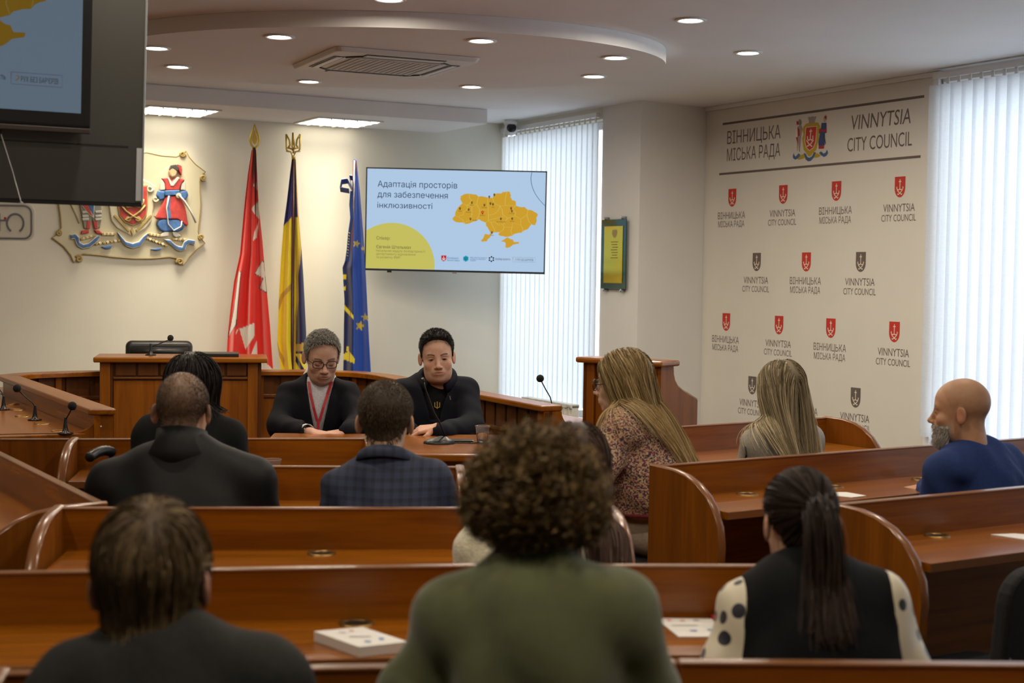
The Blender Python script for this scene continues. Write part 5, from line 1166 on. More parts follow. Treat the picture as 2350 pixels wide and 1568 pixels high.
def collar(J, root, org, m, name='collar', rx=.068, ry=.070, h=.045, flare=.012, drop=.0, tilt=.35, open_=0, th=.005, fold_=0):
    """band round the neck; open_ = half gap angle at the front"""
    R = J['R']; c = J['nc']*(1-J.get('cb', .3))+J['Nb']*J.get('cb', .3); up = R[:, 2]*math.cos(tilt)+R[:, 1]*math.sin(tilt); rt = R[:, 0]; fw = np.cross(up, rt); rows = []
    n = 40
    prof = [(-.02, -drop-.05), (flare+.004, -drop*.5), (0, h*.5), (-.002, h)] + ([(.006, h+.002), (.012+flare, h-.010), (.020+flare, h-.010-fold_)] if fold_ else [])
    for r_, z_ in prof:
        rows.append([Vector(c+(rt*math.sin(a)*(rx+r_)+fw*math.cos(a)*(ry+r_)+up*z_)-org) for a in [open_+(2*math.pi-2*open_)*i/n for i in range(n+1)]])
    b = MB(); b.strip(rows); return b.build(name, m, root, smooth=True, solid=th)
class Person:
    def __init__(s, label, head, yaw=0, pitch=0, roll=0, sc=1.0, skin=(.42, .24, .15), fat=0, seed=1):
        s.org = A3((head[0], head[1], 0)); s.hc = A3(head); s.R = Rm(yaw, pitch, roll); s.sc = sc; s.skin = skin; s.fat = fat; s.rs = np.random.RandomState(seed)
        s.root = thing('person', label, 'person', tuple(s.org)); s.body = []
    def w2l(s, P): return (P-s.hc)@s.R/s.sc
    def l2w(s, q): return s.hc+(q*s.sc)@s.R.T
    def joints(s, **J):
        s.J = {k: (A3(v) if k not in ('cb', 'cy', 'rs', 'nd', 'leg', 'shin', 'tyaw', 'lean') else v) for k, v in J.items()}; s.J['R'] = Rm(J.get('tyaw', 0), J.get('lean', .15)); s.J['nc'] = s.hc+(s.R@A3((0, -.042, -.135)))*s.sc; return s
    def head(s, h=.004, ears=True, **k):
        hs = head_sdf(ears=ears, fat=s.fat); V, F = nets(hs, A3((-.10-s.fat, -.125, -.20)), A3((.10+s.fat, .14, .145)), h); s.body.append((s.l2w(V), F, head_cols(V, s.skin, **k))); return s
    def core(s, arms=True, h=.02):
        c = garment_sdf(s.J, -.016, arms); c.rc(s.J['Nb']-A3((0, 0, .08)), s.hc+(s.R@A3((0, -.03, -.06)))*s.sc, .055, .052, k=.03); lo, hi = c.bounds(.02); V, F = nets(c, lo, hi, h); s.body.append((V, F, s.skin)); return s
    def hand(s, W, f, n, side, **k):
        q = S(); arm_hand(q, W, f, n, side, **k); f = A3(f)/np.linalg.norm(f); q.rc(A3(W)-f*.012, W, .022, .0225, k=.015); lo, hi = q.bounds(.008); V, F = nets(q, lo, hi, .0034)
        c = np.tile(np.array(s.skin), (len(V), 1)); s.body.append((V, F, c*A3((1.02, .93, .90)))); return s
    def flesh(s): np_mesh('body', s.body, SKIN, s.root, s.org); return s
    def garment(s, name, m, t=.0, h=.0095, fo=.0035, sub=None, add=None, arms=True, sleeve=1.12, zmin=None, **k):
        g = garment_sdf(s.J, t, arms, sleeve=sleeve, **k)
        if add: add(g)
        def f(P):
            d = g(P)+fold(P-s.org, fo)
            if sub is not None: d = sub(P, d)
            if zmin is not None: d = np.maximum(d, zmin-P[:, 2])
            return d
        lo, hi = g.bounds(.03); V, F = nets(f, lo, hi, h); np_mesh(name, [(V, F, (1, 1, 1))], m, s.root, s.org); s.g = g; return s
    def trousers(s, m, sm=None):
        l = leg_sdf(s.J); lo, hi = l.bounds(.02); V, F = nets(lambda P: l(P)+fold(P-s.org, .004), lo, hi, .018); np_mesh('trousers', [(V, F, (1, 1, 1))], m, s.root, s.org); shoes(s.J, s.root, s.org, sm or BLACK); s.lg = l; return s
    def shell(s, thick, col, h=.0048, line=None, edge=.014, bumps=.0, freq=300):
        """cap of hair that follows the skull"""
        hs = head_sdf(ears=False, face=False, fat=s.fat)
        def f(q):
            ln = hair_line(q[:, 1]) if line is None else line(q); m = sstep((q[:, 2]-ln)/edge)
            th = thick(q) if callable(thick) else thick
            return hs(q)-(th*m-.006*(1-m))+bumps*np.sin(freq*q[:, 0]+40*q[:, 2])*np.sin(freq*.8*q[:, 1])
        V, F = nets(f, A3((-.14, -.17, -.13)), A3((.14, .15, .20)), h); return (s.l2w(V), F, np.array(col))
    def hair(s, parts): np_mesh('hair', parts, HAIRM, s.root, s.org); return s
    def collide(s, base=None, ears=False):
        hs = head_sdf(ears=ears, face=False, fat=s.fat); g = base or s.g
        return lambda P: np.minimum(hs(s.w2l(P))*s.sc, g(P))
    def sticky(s, zlo=-.035):
        hs = head_sdf(ears=False, face=False, fat=s.fat)
        def f(P): q = s.w2l(P); d = hs(q)*s.sc; return d, (q[:, 2] > zlo) & (d < .08)
        return f
    def roots(s, n, lo=None, ymax=.2):
        hs = head_sdf(ears=False, face=False, fat=s.fat); return scalp_roots(hs, n, s.rs, lo, ymax)
    def seat(s, label, back=.06):
        f = s.J['fwd']; H_ = s.J['HIP']; black_chair((H_[0]+f[0]*back, H_[1]+f[1]*back, 0), math.atan2(-f[0], f[1]), label)
def seated_hip(P, z=.53): return A3((P[0], P[1], z))
def px(x, y, Y): return A3(atY(x, y, Y))
def mk(sl, sr, nb, Y, el=None, er=None, wl=None, wr=None, hip=None, **k):
    """joints from picture points, all (x, y, depth) or (x, y) at the torso depth"""
    q = lambda p: px(*p) if len(p) == 3 else px(p[0], p[1], Y)
    J = dict(SL=q(sl), SR=q(sr), Nb=q(nb)); J.update(k)
    M = (J['SL']+J['SR'])/2; J['HIP'] = A3(hip) if hip is not None else A3((M[0], M[1]-.06, .53))
    J['EL'] = q(el); J['ER'] = q(er); J['WL'] = q(wl); J['WR'] = q(wr); return J
GREYP = cloth('dark_trousers', (.025, .025, .03)); BEIGE = cloth('beige_trousers', (.42, .35, .27))
# ------------------------------------------------------------------ 1 near left, brown mop of hair, charcoal jacket
def p_near_left():
    p = Person('person at lower left seen from behind, straight brown hair and charcoal jacket', px(349, 1345, 2.25), yaw=.05, pitch=.06, roll=-.03, sc=.95, skin=(0.454, 0.262, 0.189), seed=11)
    p.joints(**mk((168, 1592), (606, 1572), (352, 1462), 2.22, el=(105, 1760, 2.30), er=(690, 1740, 2.32), wl=(180, 1700, 2.46), wr=(560, 1690, 2.46), rs=.056, nd=.03, lean=.12, leg=.2, shin=-.13)); p.core().head(stubble=0).flesh()
    p.garment('jacket', cloth('charcoal_wool', (.027, .027, .026)), t=.012, fo=.004, chest=(.5, .13, .24)).trousers(GREYP)
    collar(p.J, p.root, p.org, MATS['charcoal_wool'], rx=.060, ry=.062, h=.040, flare=.010, drop=.03, tilt=.25)
    c1, c2 = (.075, .048, .024), (.30, .20, .10); rs = p.rs; hh = head_sdf(ears=True, face=False); col = lambda P: hh(p.w2l(P))*p.sc
    r = p.roots(7500, lo=lambda q: hair_line(q[:, 1])-.018); wh = A3((.015, -.070, .115)); v = r-wh; gn = grad(head_sdf(ears=False, face=False), r); v -= gn*(v*gn).sum(1)[:, None]; v /= np.linalg.norm(v, axis=1)[:, None]
    near = np.exp(-np.linalg.norm(r-wh, axis=1)/.02); v = v*.9+gn*(.25+.5*near)[:, None]+rs.randn(*v.shape)*.12
    Ls = np.interp(r[:, 2], [-.08, -.02, .06, .12], [.045, .065, .105, .125])*np.where((np.abs(r[:, 0]) > .05) & (r[:, 1] > -.05) & (r[:, 2] < .07), .40, 1); P = comb(col, p.l2w(r), v@p.R.T, 14, Ls/14*(.8+.4*rs.rand(len(r))), .005+.012*rs.rand(len(r)), g=.16, keep=.86, wob=.03, rs=rs, stick=p.sticky(-.05))
    T = tubes(P, .0009+.0007*rs.rand(len(r)), hcol(len(r), 15, c1, c2, rs, .2, 1.1), .5, flat=True); sh = p.shell(.011, c1); p.hair([sh, T])
    p.seat('black padded chair under the person at lower left')
p_near_left()
# ------------------------------------------------------------------ 2 green sweater, curly hair
def p_green():
    p = Person('person in a moss green sweater with curly brown hair, seen from behind', px(1222, 1200, 2.32), yaw=-.08, pitch=.22, roll=.06, sc=.88, skin=(0.567, 0.358, 0.262), seed=12)
    p.joints(**mk((1055, 1412), (1415, 1406), (1222, 1338), 2.26, el=(960, 1590, 2.26), er=(1478, 1590, 2.28), wl=(1010, 1640, 2.42), wr=(1420, 1640, 2.44), rs=.052, nd=.03, lean=.2, leg=.25, shin=-.12)); p.core().head().flesh()
    gm = mat('moss_knit', (.082, .090, .034), .9, sheen=.3, noise=.10, nscale=30, bump=.25, bscale=420)
    def add(g): g.rc(p.J['Nb']-A3((0, 0, .02)), p.J['Nb']+A3((.0, .02, .035)), .062, .056, k=.03)
    p.garment('sweater', gm, t=.008, fo=.0045, add=add).trousers(GREYP)
    collar(p.J, p.root, p.org, gm, rx=.058, ry=.060, h=.045, flare=.008, drop=.02, tilt=.3)
    c1, c2 = (.030, .018, .008), (.20, .125, .046); rs = p.rs; r = p.roots(4200, lo=lambda q: hair_line(q[:, 1])+.012)
    hs = head_sdf(ears=False, face=False); gn = grad(hs, r); col = p.collide()
    v = gn*.8+A3((0, -.15, .0))+rs.randn(*r.shape)*.45; v /= np.linalg.norm(v, axis=1)[:, None]
    n = 16; Ls = np.interp(r[:, 2], [-.08, -.03, .04, .12], [.008, .022, .060, .056]); P = comb(col, p.l2w(r), v@p.R.T, n, Ls/n*(.7+.5*rs.rand(len(r))), (.006+.014*rs.rand(len(r)))*(.3+.7*sstep((r[:, 2]+.05)/.08)), g=.12, keep=.86, wob=.14, rs=rs)
    T = np.gradient(P, axis=1); T /= np.maximum(np.linalg.norm(T, axis=2, keepdims=True), 1e-9); a = np.cross(T, rs.randn(len(r), 1, 3)); a /= np.linalg.norm(a, axis=2, keepdims=True); b = np.cross(T, a)
    ph = rs.rand(len(r), 1)*6.28; th = ph+np.arange(n+1)[None]*(.9+.35*rs.rand(len(r), 1)); am = (.004+.007*rs.rand(len(r), 1))*np.clip(np.arange(n+1)/5, 0, 1)[None]
    P = P+a*(am*np.cos(th))[..., None]+b*(am*np.sin(th))[..., None]
    sh = p.shell(lambda q: (.012+.008*np.sin(55*q[:, 0]+2*np.sin(40*q[:, 2]))*np.sin(48*q[:, 1]+31*q[:, 2]))*(.15+.85*sstep((q[:, 2]+.055)/.08)), c1, bumps=.003, freq=170)
    p.hair([sh, tubes(P, .0010+.0010*rs.rand(len(r)), hcol(len(r), n+1, c1, c2, rs, .35, 1.5), .6, flat=True)])
    p.seat('black padded chair under the person in green')
p_green()
# ------------------------------------------------------------------ 3 white sweater, long brown hair
def long_hair(p, c1, c2, n, length, part, spread, rmin=.0010, offs=(.005, .018), lo=None, wob=.012, back=.0, seg=20, side=1.0, tip=1.25, ymax=.2, zlo=.035, sweep=None):
    rs = p.rs; r = p.roots(n, lo=lo or (lambda q: hair_line(q[:, 1])-.01), ymax=ymax); hs = head_sdf(ears=False, face=False); gn = grad(hs, r)
    sw = A3(sweep or (0, 0, -1)); ax = p.J['R'][:, 0]; cen = p.hc
    def att(P): l = (P-cen)@ax; e = np.sign(l)*np.clip(np.abs(l)-.062, 0, .1)*7; a = np.tile(sw, (len(P), 1))-e[:, None]*ax-(e != 0)[:, None]*p.J['R'][:, 1]*.25; return a/np.linalg.norm(a, axis=1)[:, None]
    tp = np.clip((r[:, 2]-.055)/.06, 0, 1); v = np.stack([np.sign(r[:, 0]-part+rs.randn(n)*.004)*(.25+.75*tp)*side, -.5*tp-back*tp, -(1-.8*tp)], 1); v = v-gn*(v*gn).sum(1)[:, None]; v /= np.linalg.norm(v, axis=1)[:, None]; v = v+gn*.05+rs.randn(n, 3)*.03
    P = comb(p.collide(), p.l2w(r), v@p.R.T, seg, length/seg*(.82+.36*rs.rand(n)), offs[0]+(offs[1]-offs[0])*rs.rand(n), g=.22, keep=.80, wob=wob, rs=rs, stick=p.sticky(zlo), attract=att)
    return tubes(P, rmin*(.8+.9*rs.rand(n)), hcol(n, seg+1, c1, c2, rs, .3, tip), .5, flat=True)
def p_white():
    p = Person('person in a fluffy white sweater with long brown hair, behind the curly head', px(1318, 1092, 3.88), yaw=.10, pitch=.05, roll=.04, skin=(0.567, 0.372, 0.277), seed=13)
    p.joints(**mk((1102, 1258), (1372, 1262), (1270, 1205), 3.84, el=(1068, 1400, 3.80), er=(1400, 1400, 3.86), wl=(1130, 1380, 4.02), wr=(1330, 1380, 4.02), rs=.050, lean=.1)); p.core().head(ears=False).flesh()
    p.garment('sweater', mat('fluffy_white_wool', (.62, .57, .42), .95, sheen=.5, noise=.15, nscale=70, bump=.8, bscale=160), t=.012, fo=.006).trousers(GREYP)
    c1, c2 = (.040, .022, .015), (.12, .066, .044); p.hair([p.shell(.012, c1), long_hair(p, c1, c2, 4500, .40, .0, 0, back=.2, sweep=(.03, -.18, -1))])
    p.seat('black padded chair under the person in the white sweater')
p_white()
# ------------------------------------------------------------------ 4 ponytail, black vest over polka-dot blouse
def polka():
    m = bpy.data.materials.new('polka_dot_satin'); N, L = nodes(m); b = N['Principled BSDF']; tc = N.new('ShaderNodeTexCoord'); mp = N.new('ShaderNodeMapping'); mp.inputs['Rotation'].default_value = (.2, .35, .5)
    mp.inputs['Scale'].default_value = (18, 18, 18); v = N.new('ShaderNodeTexVoronoi'); v.inputs['Scale'].default_value = 1.0; v.inputs['Randomness'].default_value = .35; L.new(tc.outputs['Object'], mp.inputs[0]); L.new(mp.outputs[0], v.inputs['Vector'])
    r = N.new('ShaderNodeValToRGB'); r.color_ramp.interpolation = 'CONSTANT'; r.color_ramp.elements[0].color = (.010, .010, .020, 1); r.color_ramp.elements[1].position = .32; r.color_ramp.elements[1].color = (.66, .60, .46, 1)
    L.new(v.outputs['Distance'], r.inputs[0]); L.new(r.outputs[0], b.inputs['Base Color']); b.inputs['Roughness'].default_value = .45; b.inputs['Sheen Weight'].default_value = .3; return m
def p_pony():
    p = Person('woman with a dark ponytail, black vest and polka-dot sleeves, seen from behind', px(1836, 1206, 3.10), yaw=.10, pitch=.10, roll=.0, sc=.87, skin=(0.530, 0.331, 0.233), seed=14)
    p.joints(**mk((1722, 1398), (2012, 1388), (1846, 1318), 3.03, el=(1672, 1545, 3.0), er=(2068, 1545, 3.02), wl=(1700, 1500, 3.24), wr=(1960, 1500, 3.26), rs=.053, nd=.03, lean=.12)); p.core().head().flesh()
    p.garment('blouse', polka(), t=.010, fo=.004, sleeve=1.2).trousers(GREYP)
    bl = p.g; J = p.J; M = (J['SL']+J['SR'])/2; w = np.linalg.norm(J['SR']-J['SL']); v = garment_sdf(J, .020, arms=False); lo, hi = v.bounds(.03)
    ax = J['R'][:, 0]; V, F = nets(lambda P: np.maximum(v(P)+fold(P-p.org, .003), np.abs((P-M)@ax)-(w*.5+.030+.10*np.clip(M[2]-.06-P[:, 2], -.1, .5))), lo, hi, .0095); np_mesh('vest', [(V, F, (1, 1, 1))], cloth('black_suiting', (.006, .006, .007)), p.root, p.org)
    collar(J, p.root, p.org, mat('ivory_satin', (.62, .56, .42), .5), rx=.054, ry=.056, h=.036, flare=.006, drop=.02, tilt=.35, fold_=.022, th=.003)
    c1, c2 = (.014, .009, .007), (.060, .034, .026); rs = p.rs; n = 5000; r = p.roots(n, lo=lambda q: hair_line(q[:, 1])-.004); tie = p.w2l(px(1878, 1168, 3.0)[None])[0]
    hs = head_sdf(ears=False, face=False); tw = p.l2w(tie[None])[0]; P0 = p.l2w(r); f = lambda P: hs(p.w2l(P))*p.sc
    def att(P): d = tw-P; return d/np.maximum(np.linalg.norm(d, axis=1)[:, None], 1e-6)
    dist = np.linalg.norm(tw-P0, axis=1); gn = grad(hs, r)@p.R.T; v0 = att(P0); v0 = v0-gn*(v0*gn).sum(1)[:, None]
    P = comb(f, P0, v0, 16, dist*1.12/16, .004+.007*rs.rand(n), g=.4, keep=.6, rs=rs, attract=att); T1 = tubes(P, .0009+.0006*rs.rand(n), hcol(n, 17, c1, c2, rs, .3, 1.0), .8, flat=True)
    m = 4500; o = rs.randn(m, 3)*A3((.010, .008, .010)); st = tw+o; tgt = px(1905, 1420, 2.90)-tw; vv = np.tile(A3((.05, -.75, .15)), (m, 1))+rs.randn(m, 3)*.09; vv /= np.linalg.norm(vv, axis=1)[:, None]
    T2 = tubes(comb(lambda P: np.minimum(np.minimum(f(P), v(P)), bl(P)), st, vv, 22, .265/22*(.78+.34*rs.rand(m)), .004+.014*rs.rand(m), g=.24, keep=.80, wob=.02, rs=rs), .0009+.0006*rs.rand(m), hcol(m, 23, c1, c2, rs, .3, 1.3), .4, flat=True)
    p.hair([p.shell(.006, c1), T1, T2]); b = MB(); tq = tw-p.org; b.tube([Vector(tq+A3((.020*math.cos(a), -.012, .020*math.sin(a)))) for a in [2*math.pi*k/14 for k in range(14)]], .008, 8, closed=True); b.build('hair_tie', BLACK, p.root, smooth=True)
    p.seat('black padded chair under the woman with the ponytail')
p_pony()
# ------------------------------------------------------------------ 5 shaved man in a quilted jacket
def p_shaved():
    p = Person('man with a shaved head and dark quilted jacket, seen from behind', px(419, 948, 4.64), yaw=.0, pitch=.10, sc=.98, skin=(0.504, 0.289, 0.189), fat=.004, seed=15)
    p.joints(**mk((262, 1118), (572, 1110), (424, 1030), 4.60, el=(225, 1270, 4.62), er=(612, 1265, 4.64), wl=(300, 1230, 4.86), wr=(540, 1230, 4.86), rs=.060, nd=.02, lean=.12)); p.core().head(buzz=((.085, .055, .036), .78)).flesh()
    jm = mat('quilted_black_nylon', (.008, .008, .009), .6, spec=.25, noise=.1, nscale=60, bump=.15, bscale=300); zt = p.J['Nb'][2]
    def sub(P, d): return d+.010*np.exp(-((((P[:, 2]-zt+.21)/.075+.5) % 1-.5)/.11)**2)*(P[:, 2] < zt-.14)
    p.garment('jacket', jm, t=.022, fo=.003, sub=sub, h=.0085, chest=(.5, .14, .25)).trousers(GREYP)
    collar(p.J, p.root, p.org, jm, rx=.076, ry=.076, h=.070, flare=.022, drop=.03, tilt=.22, th=.012)
    rs = p.rs; n = 5200; r = p.roots(n); hs = head_sdf(ears=False, face=False, fat=p.fat); gn = grad(hs, r); thin = np.exp(-(np.hypot(r[:, 0]-.012, r[:, 2]-.095)/.032)**2)*(r[:, 1] < -.02); r = r[rs.rand(n) > .75*thin]; gn = grad(hs, r)
    P = np.stack([r-gn*.001, r+gn*.0025+A3((0, -.001, -.001)), r+gn*.0045+A3((0, -.002, -.003))], 1); P = p.l2w(P.reshape(-1, 3)).reshape(P.shape); p.hair([tubes(P, np.full(len(r), .0007), hcol(len(r), 3, (.055, .038, .026), (.10, .07, .048), rs))])
    p.seat('black padded chair under the man with the shaved head')
p_shaved()
# ------------------------------------------------------------------ 6 plaid shirt
def plaid():
    m = bpy.data.materials.new('navy_plaid_cotton'); N, L = nodes(m); b = N['Principled BSDF']; tc = N.new('ShaderNodeTexCoord'); sx = N.new('ShaderNodeSeparateXYZ'); L.new(tc.outputs['Object'], sx.inputs[0]); outs = []
    for ax, sc in (('X', 34), ('Z', 34), ('X', 68), ('Z', 68)):
        a = N.new('ShaderNodeMath'); a.operation = 'MULTIPLY'; a.inputs[1].default_value = sc; L.new(sx.outputs[ax], a.inputs[0]); f = N.new('ShaderNodeMath'); f.operation = 'FRACT'; L.new(a.outputs[0], f.inputs[0])
        g = N.new('ShaderNodeMath'); g.operation = 'LESS_THAN'; g.inputs[1].default_value = .45 if sc == 34 else .12; L.new(f.outputs[0], g.inputs[0]); outs.append(g)
    c1 = N.new('ShaderNodeMath'); c1.operation = 'ADD'; L.new(outs[0].outputs[0], c1.inputs[0]); L.new(outs[1].outputs[0], c1.inputs[1])
    c2 = N.new('ShaderNodeMath'); c2.operation = 'MAXIMUM'; L.new(outs[2].outputs[0], c2.inputs[0]); L.new(outs[3].outputs[0], c2.inputs[1])
    c3 = N.new('ShaderNodeMath'); c3.operation = 'MULTIPLY_ADD'; c3.inputs[1].default_value = -.5; L.new(c2.outputs[0], c3.inputs[0]); L.new(c1.outputs[0], c3.inputs[2])
    r = N.new('ShaderNodeValToRGB'); r.color_ramp.elements[0].position = 0; r.color_ramp.elements[0].color = (.022, .030, .068, 1); r.color_ramp.elements[1].color = (.009, .012, .030, 1); dv = N.new('ShaderNodeMath'); dv.operation = 'MULTIPLY'; dv.inputs[1].default_value = .5
    L.new(c3.outputs[0], dv.inputs[0]); L.new(dv.outputs[0], r.inputs[0]); L.new(r.outputs[0], b.inputs['Base Color']); b.inputs['Roughness'].default_value = .85; return m
def crop_hair(p, n, c1, c2, ln, thf, fwd=0, var=.3, lo=None, top=0):
    rs = p.rs; r = p.roots(n, lo); hs = head_sdf(ears=False, face=False, fat=p.fat); gn = grad(hs, r); k = np.clip((r[:, 2]-.04)/.06, 0, 1)[:, None]; L_ = ln*(1+top*k)
    dr = gn*.55+A3((0, fwd, 0))*(.3+k)+A3((0, -.2, -.7))*(1-k)+rs.randn(n, 3)*.18; dr /= np.linalg.norm(dr, axis=1)[:, None]; base = r+gn*np.maximum(thf(r)-.004, 0)[:, None]
    P = np.stack([base, base+dr*L_*.5, base+dr*L_*.9+A3((0, 0, -.003))], 1); P = p.l2w(P.reshape(-1, 3)).reshape(P.shape); return tubes(P, .0009+.0006*rs.rand(n), hcol(n, 3, c1, c2, rs, var, 1.15))
def p_plaid():
    p = Person('young man in a navy plaid shirt with short brown hair, seen from behind', px(884, 972, 4.70), pitch=.08, sc=.97, skin=(0.555, 0.345, 0.233), seed=16)
    p.joints(**mk((792, 1122), (990, 1112), (888, 1062), 4.66, el=(752, 1260, 4.64), er=(1022, 1250, 4.66), wl=(800, 1230, 4.88), wr=(960, 1230, 4.88), rs=.056, nd=.03, lean=.12)); p.core().head().flesh(); m = plaid()
    p.garment('shirt', m, t=.014, fo=.005, h=.009).trousers(GREYP); collar(p.J, p.root, p.org, m, rx=.062, ry=.064, h=.042, flare=.01, drop=.01, tilt=.25, fold_=.03)
    c1, c2 = (.040, .026, .015), (.115, .078, .044); tf = lambda q: .003+.009*np.clip((q[:, 2]+.02)/.08, 0, 1); p.hair([p.shell(tf, c1, edge=.03), crop_hair(p, 5500, c1, c2, .012, tf)])
    p.seat('black padded chair under the man in plaid')
p_plaid()
# ------------------------------------------------------------------ 7 person in black in the wheelchair
def p_wheel():
    p = Person('dark-haired person in black in the wheelchair, partly hidden behind the shaved man', px(442, 898, 5.58), yaw=-.35, pitch=.05, skin=(0.605, 0.413, 0.320), seed=17)
    p.joints(**mk((352, 1000), (520, 1008), (446, 960), 5.55, el=(330, 1110, 5.55), er=(545, 1100, 5.58), wl=(380, 1100, 5.78), wr=(500, 1100, 5.78), rs=.052, lean=.1)); p.core().head(ears=False).flesh(); p.garment('coat', cloth('black_knit', (.006, .006, .007)), t=.02, fo=.003).trousers(GREYP)
    c1, c2 = (.007, .005, .005), (.020, .014, .012); rs = p.rs; n = 4500; r = p.roots(n, lo=lambda q: hair_line(q[:, 1])-.02); hs = head_sdf(ears=False, face=False); wh = A3((0, -.03, .135)); v = r-wh; gn = grad(hs, r); v -= gn*(v*gn).sum(1)[:, None]; v /= np.maximum(np.linalg.norm(v, axis=1)[:, None], 1e-6)
    P = comb(p.collide(), p.l2w(r), (v+.3*gn)@p.R.T, 14, np.interp(r[:, 2], [-.08, 0, .12], [.004, .007, .0115])*(.8+.4*rs.rand(n)), .008+.016*rs.rand(n), g=.18, keep=.84, wob=.03, rs=rs, stick=p.sticky(-.03)); p.hair([p.shell(.014, c1), tubes(P, .0010+.0006*rs.rand(n), hcol(n, 15, c1, c2, rs), .5, flat=True)])
    H_ = p.J['HIP']; root = thing('wheelchair', 'wheelchair with a black ribbed push handle behind the middle bench desk', 'wheelchair', (H_[0], H_[1], 0), 0)
    b = MB(); b.box(-.22, .22, -.22, .22, .40, .43); b.build('seat', BLACK, root, bevel=.01); b = MB(); b.box(-.21, .21, -.25, -.225, .45, .80); b.build('backrest', BLACK, root, bevel=.008)
    for s in (-1, 1):
        b = MB(); b.tube([(s*.29, -.05+.30*math.cos(w), .302+.30*math.sin(w)) for w in [2*math.pi*k/32 for k in range(32)]], .012, 8, closed=True); b.build('wheel', BLACK, root, smooth=True)
        b = MB(); b.tube([(s*.27, -.05+.26*math.cos(w), .302+.26*math.sin(w)) for w in [2*math.pi*k/32 for k in range(32)]], .006, 6, closed=True); b.build('push_rim', CHROME, root, smooth=True)
        b = MB(); b.tube([(s*.235, -.24, .35), (s*.225, -.24, .82), (s*.215, -.24, .908)], .011, 8); b.tube([(s*.235, -.05, .30), (s*.29, -.05, .302)], .012, 8); b.build('frame_tube', BLACKM, root, smooth=True)
        hp = [Vector((s*.215, -.24, .905)), Vector((s*.225, -.28, .925)), Vector((s*.245, -.33, .92)), Vector((s*.26, -.375, .902))]; b = MB(); b.tube([hp[0].lerp(hp[-1], t) if 0 else (hp[0]*(1-t)**3+hp[1]*3*t*(1-t)**2+hp[2]*3*t*t*(1-t)+hp[3]*t**3) for t in [k/16 for k in range(17)]], [.019 if k % 2 else .0165 for k in range(17)], 12); b.build('push_handle', BLACK, root, smooth=True)
        b = MB(); b.tube([(s*.22, .26+.07*math.cos(w), .082+.07*math.sin(w)) for w in [2*math.pi*k/20 for k in range(20)]], .012, 7, closed=True); b.build('caster', BLACK, root, smooth=True)
        b = MB(); b.tube([(s*.22, .26, .15), (s*.22, .24, .40)], .011, 7); b.build('fork', BLACKM, root, smooth=True)
p_wheel()
# ------------------------------------------------------------------ 8, 9 the two speakers
def on_front(p, g, x, z, y0, lift=.004):
    """first surface point of field g met from the viewer's side at world x, z"""
    q = A3((x, y0, z))
    for _ in range(60):
        d = g(q[None])[0]
        if d < .001: break
        q = q+A3((0, max(d, .001)*.8, 0))
    return q-A3((0, lift, 0))
def eyes(p, look=(0, 0), lid=.0):
    for sx in (-1, 1):
        c = p.l2w(A3((sx*.032, .0818, .0020))[None])[0]; R = p.R; b = MB()
        for k in range(1): pass
        n = 14; rows = []
        for i in range(7):
            t = math.pi/2*i/6*1.15; rows.append([Vector(c-p.org+(R@A3((math.sin(t)*math.cos(2*math.pi*j/n)*.0118, math.cos(t)*.0120, math.sin(t)*math.sin(2*math.pi*j/n)*(.0066-lid))))*p.sc) for j in range(n+1)])
        b.strip(rows); cols = []
        for i in range(7): cols += [((.015, .010, .008) if i <= 3 else (.55, .50, .47))]*(n+1)
        lb = MB(); lb.tube([Vector(p.l2w(A3((sx*.032+.0145*t, .0938-.0055*t*t, .0082-.0045*t*t-lid))[None])[0]-p.org) for t in (-1, -.6, -.2, .2, .6, 1)], .0012, 5); lb.build('eyelash', BLACK, p.root)
        vcol_mesh('eye', b.v, b.f, cols, mat('eye_surface', (1, 1, 1), .15, vcol=True), p.root)
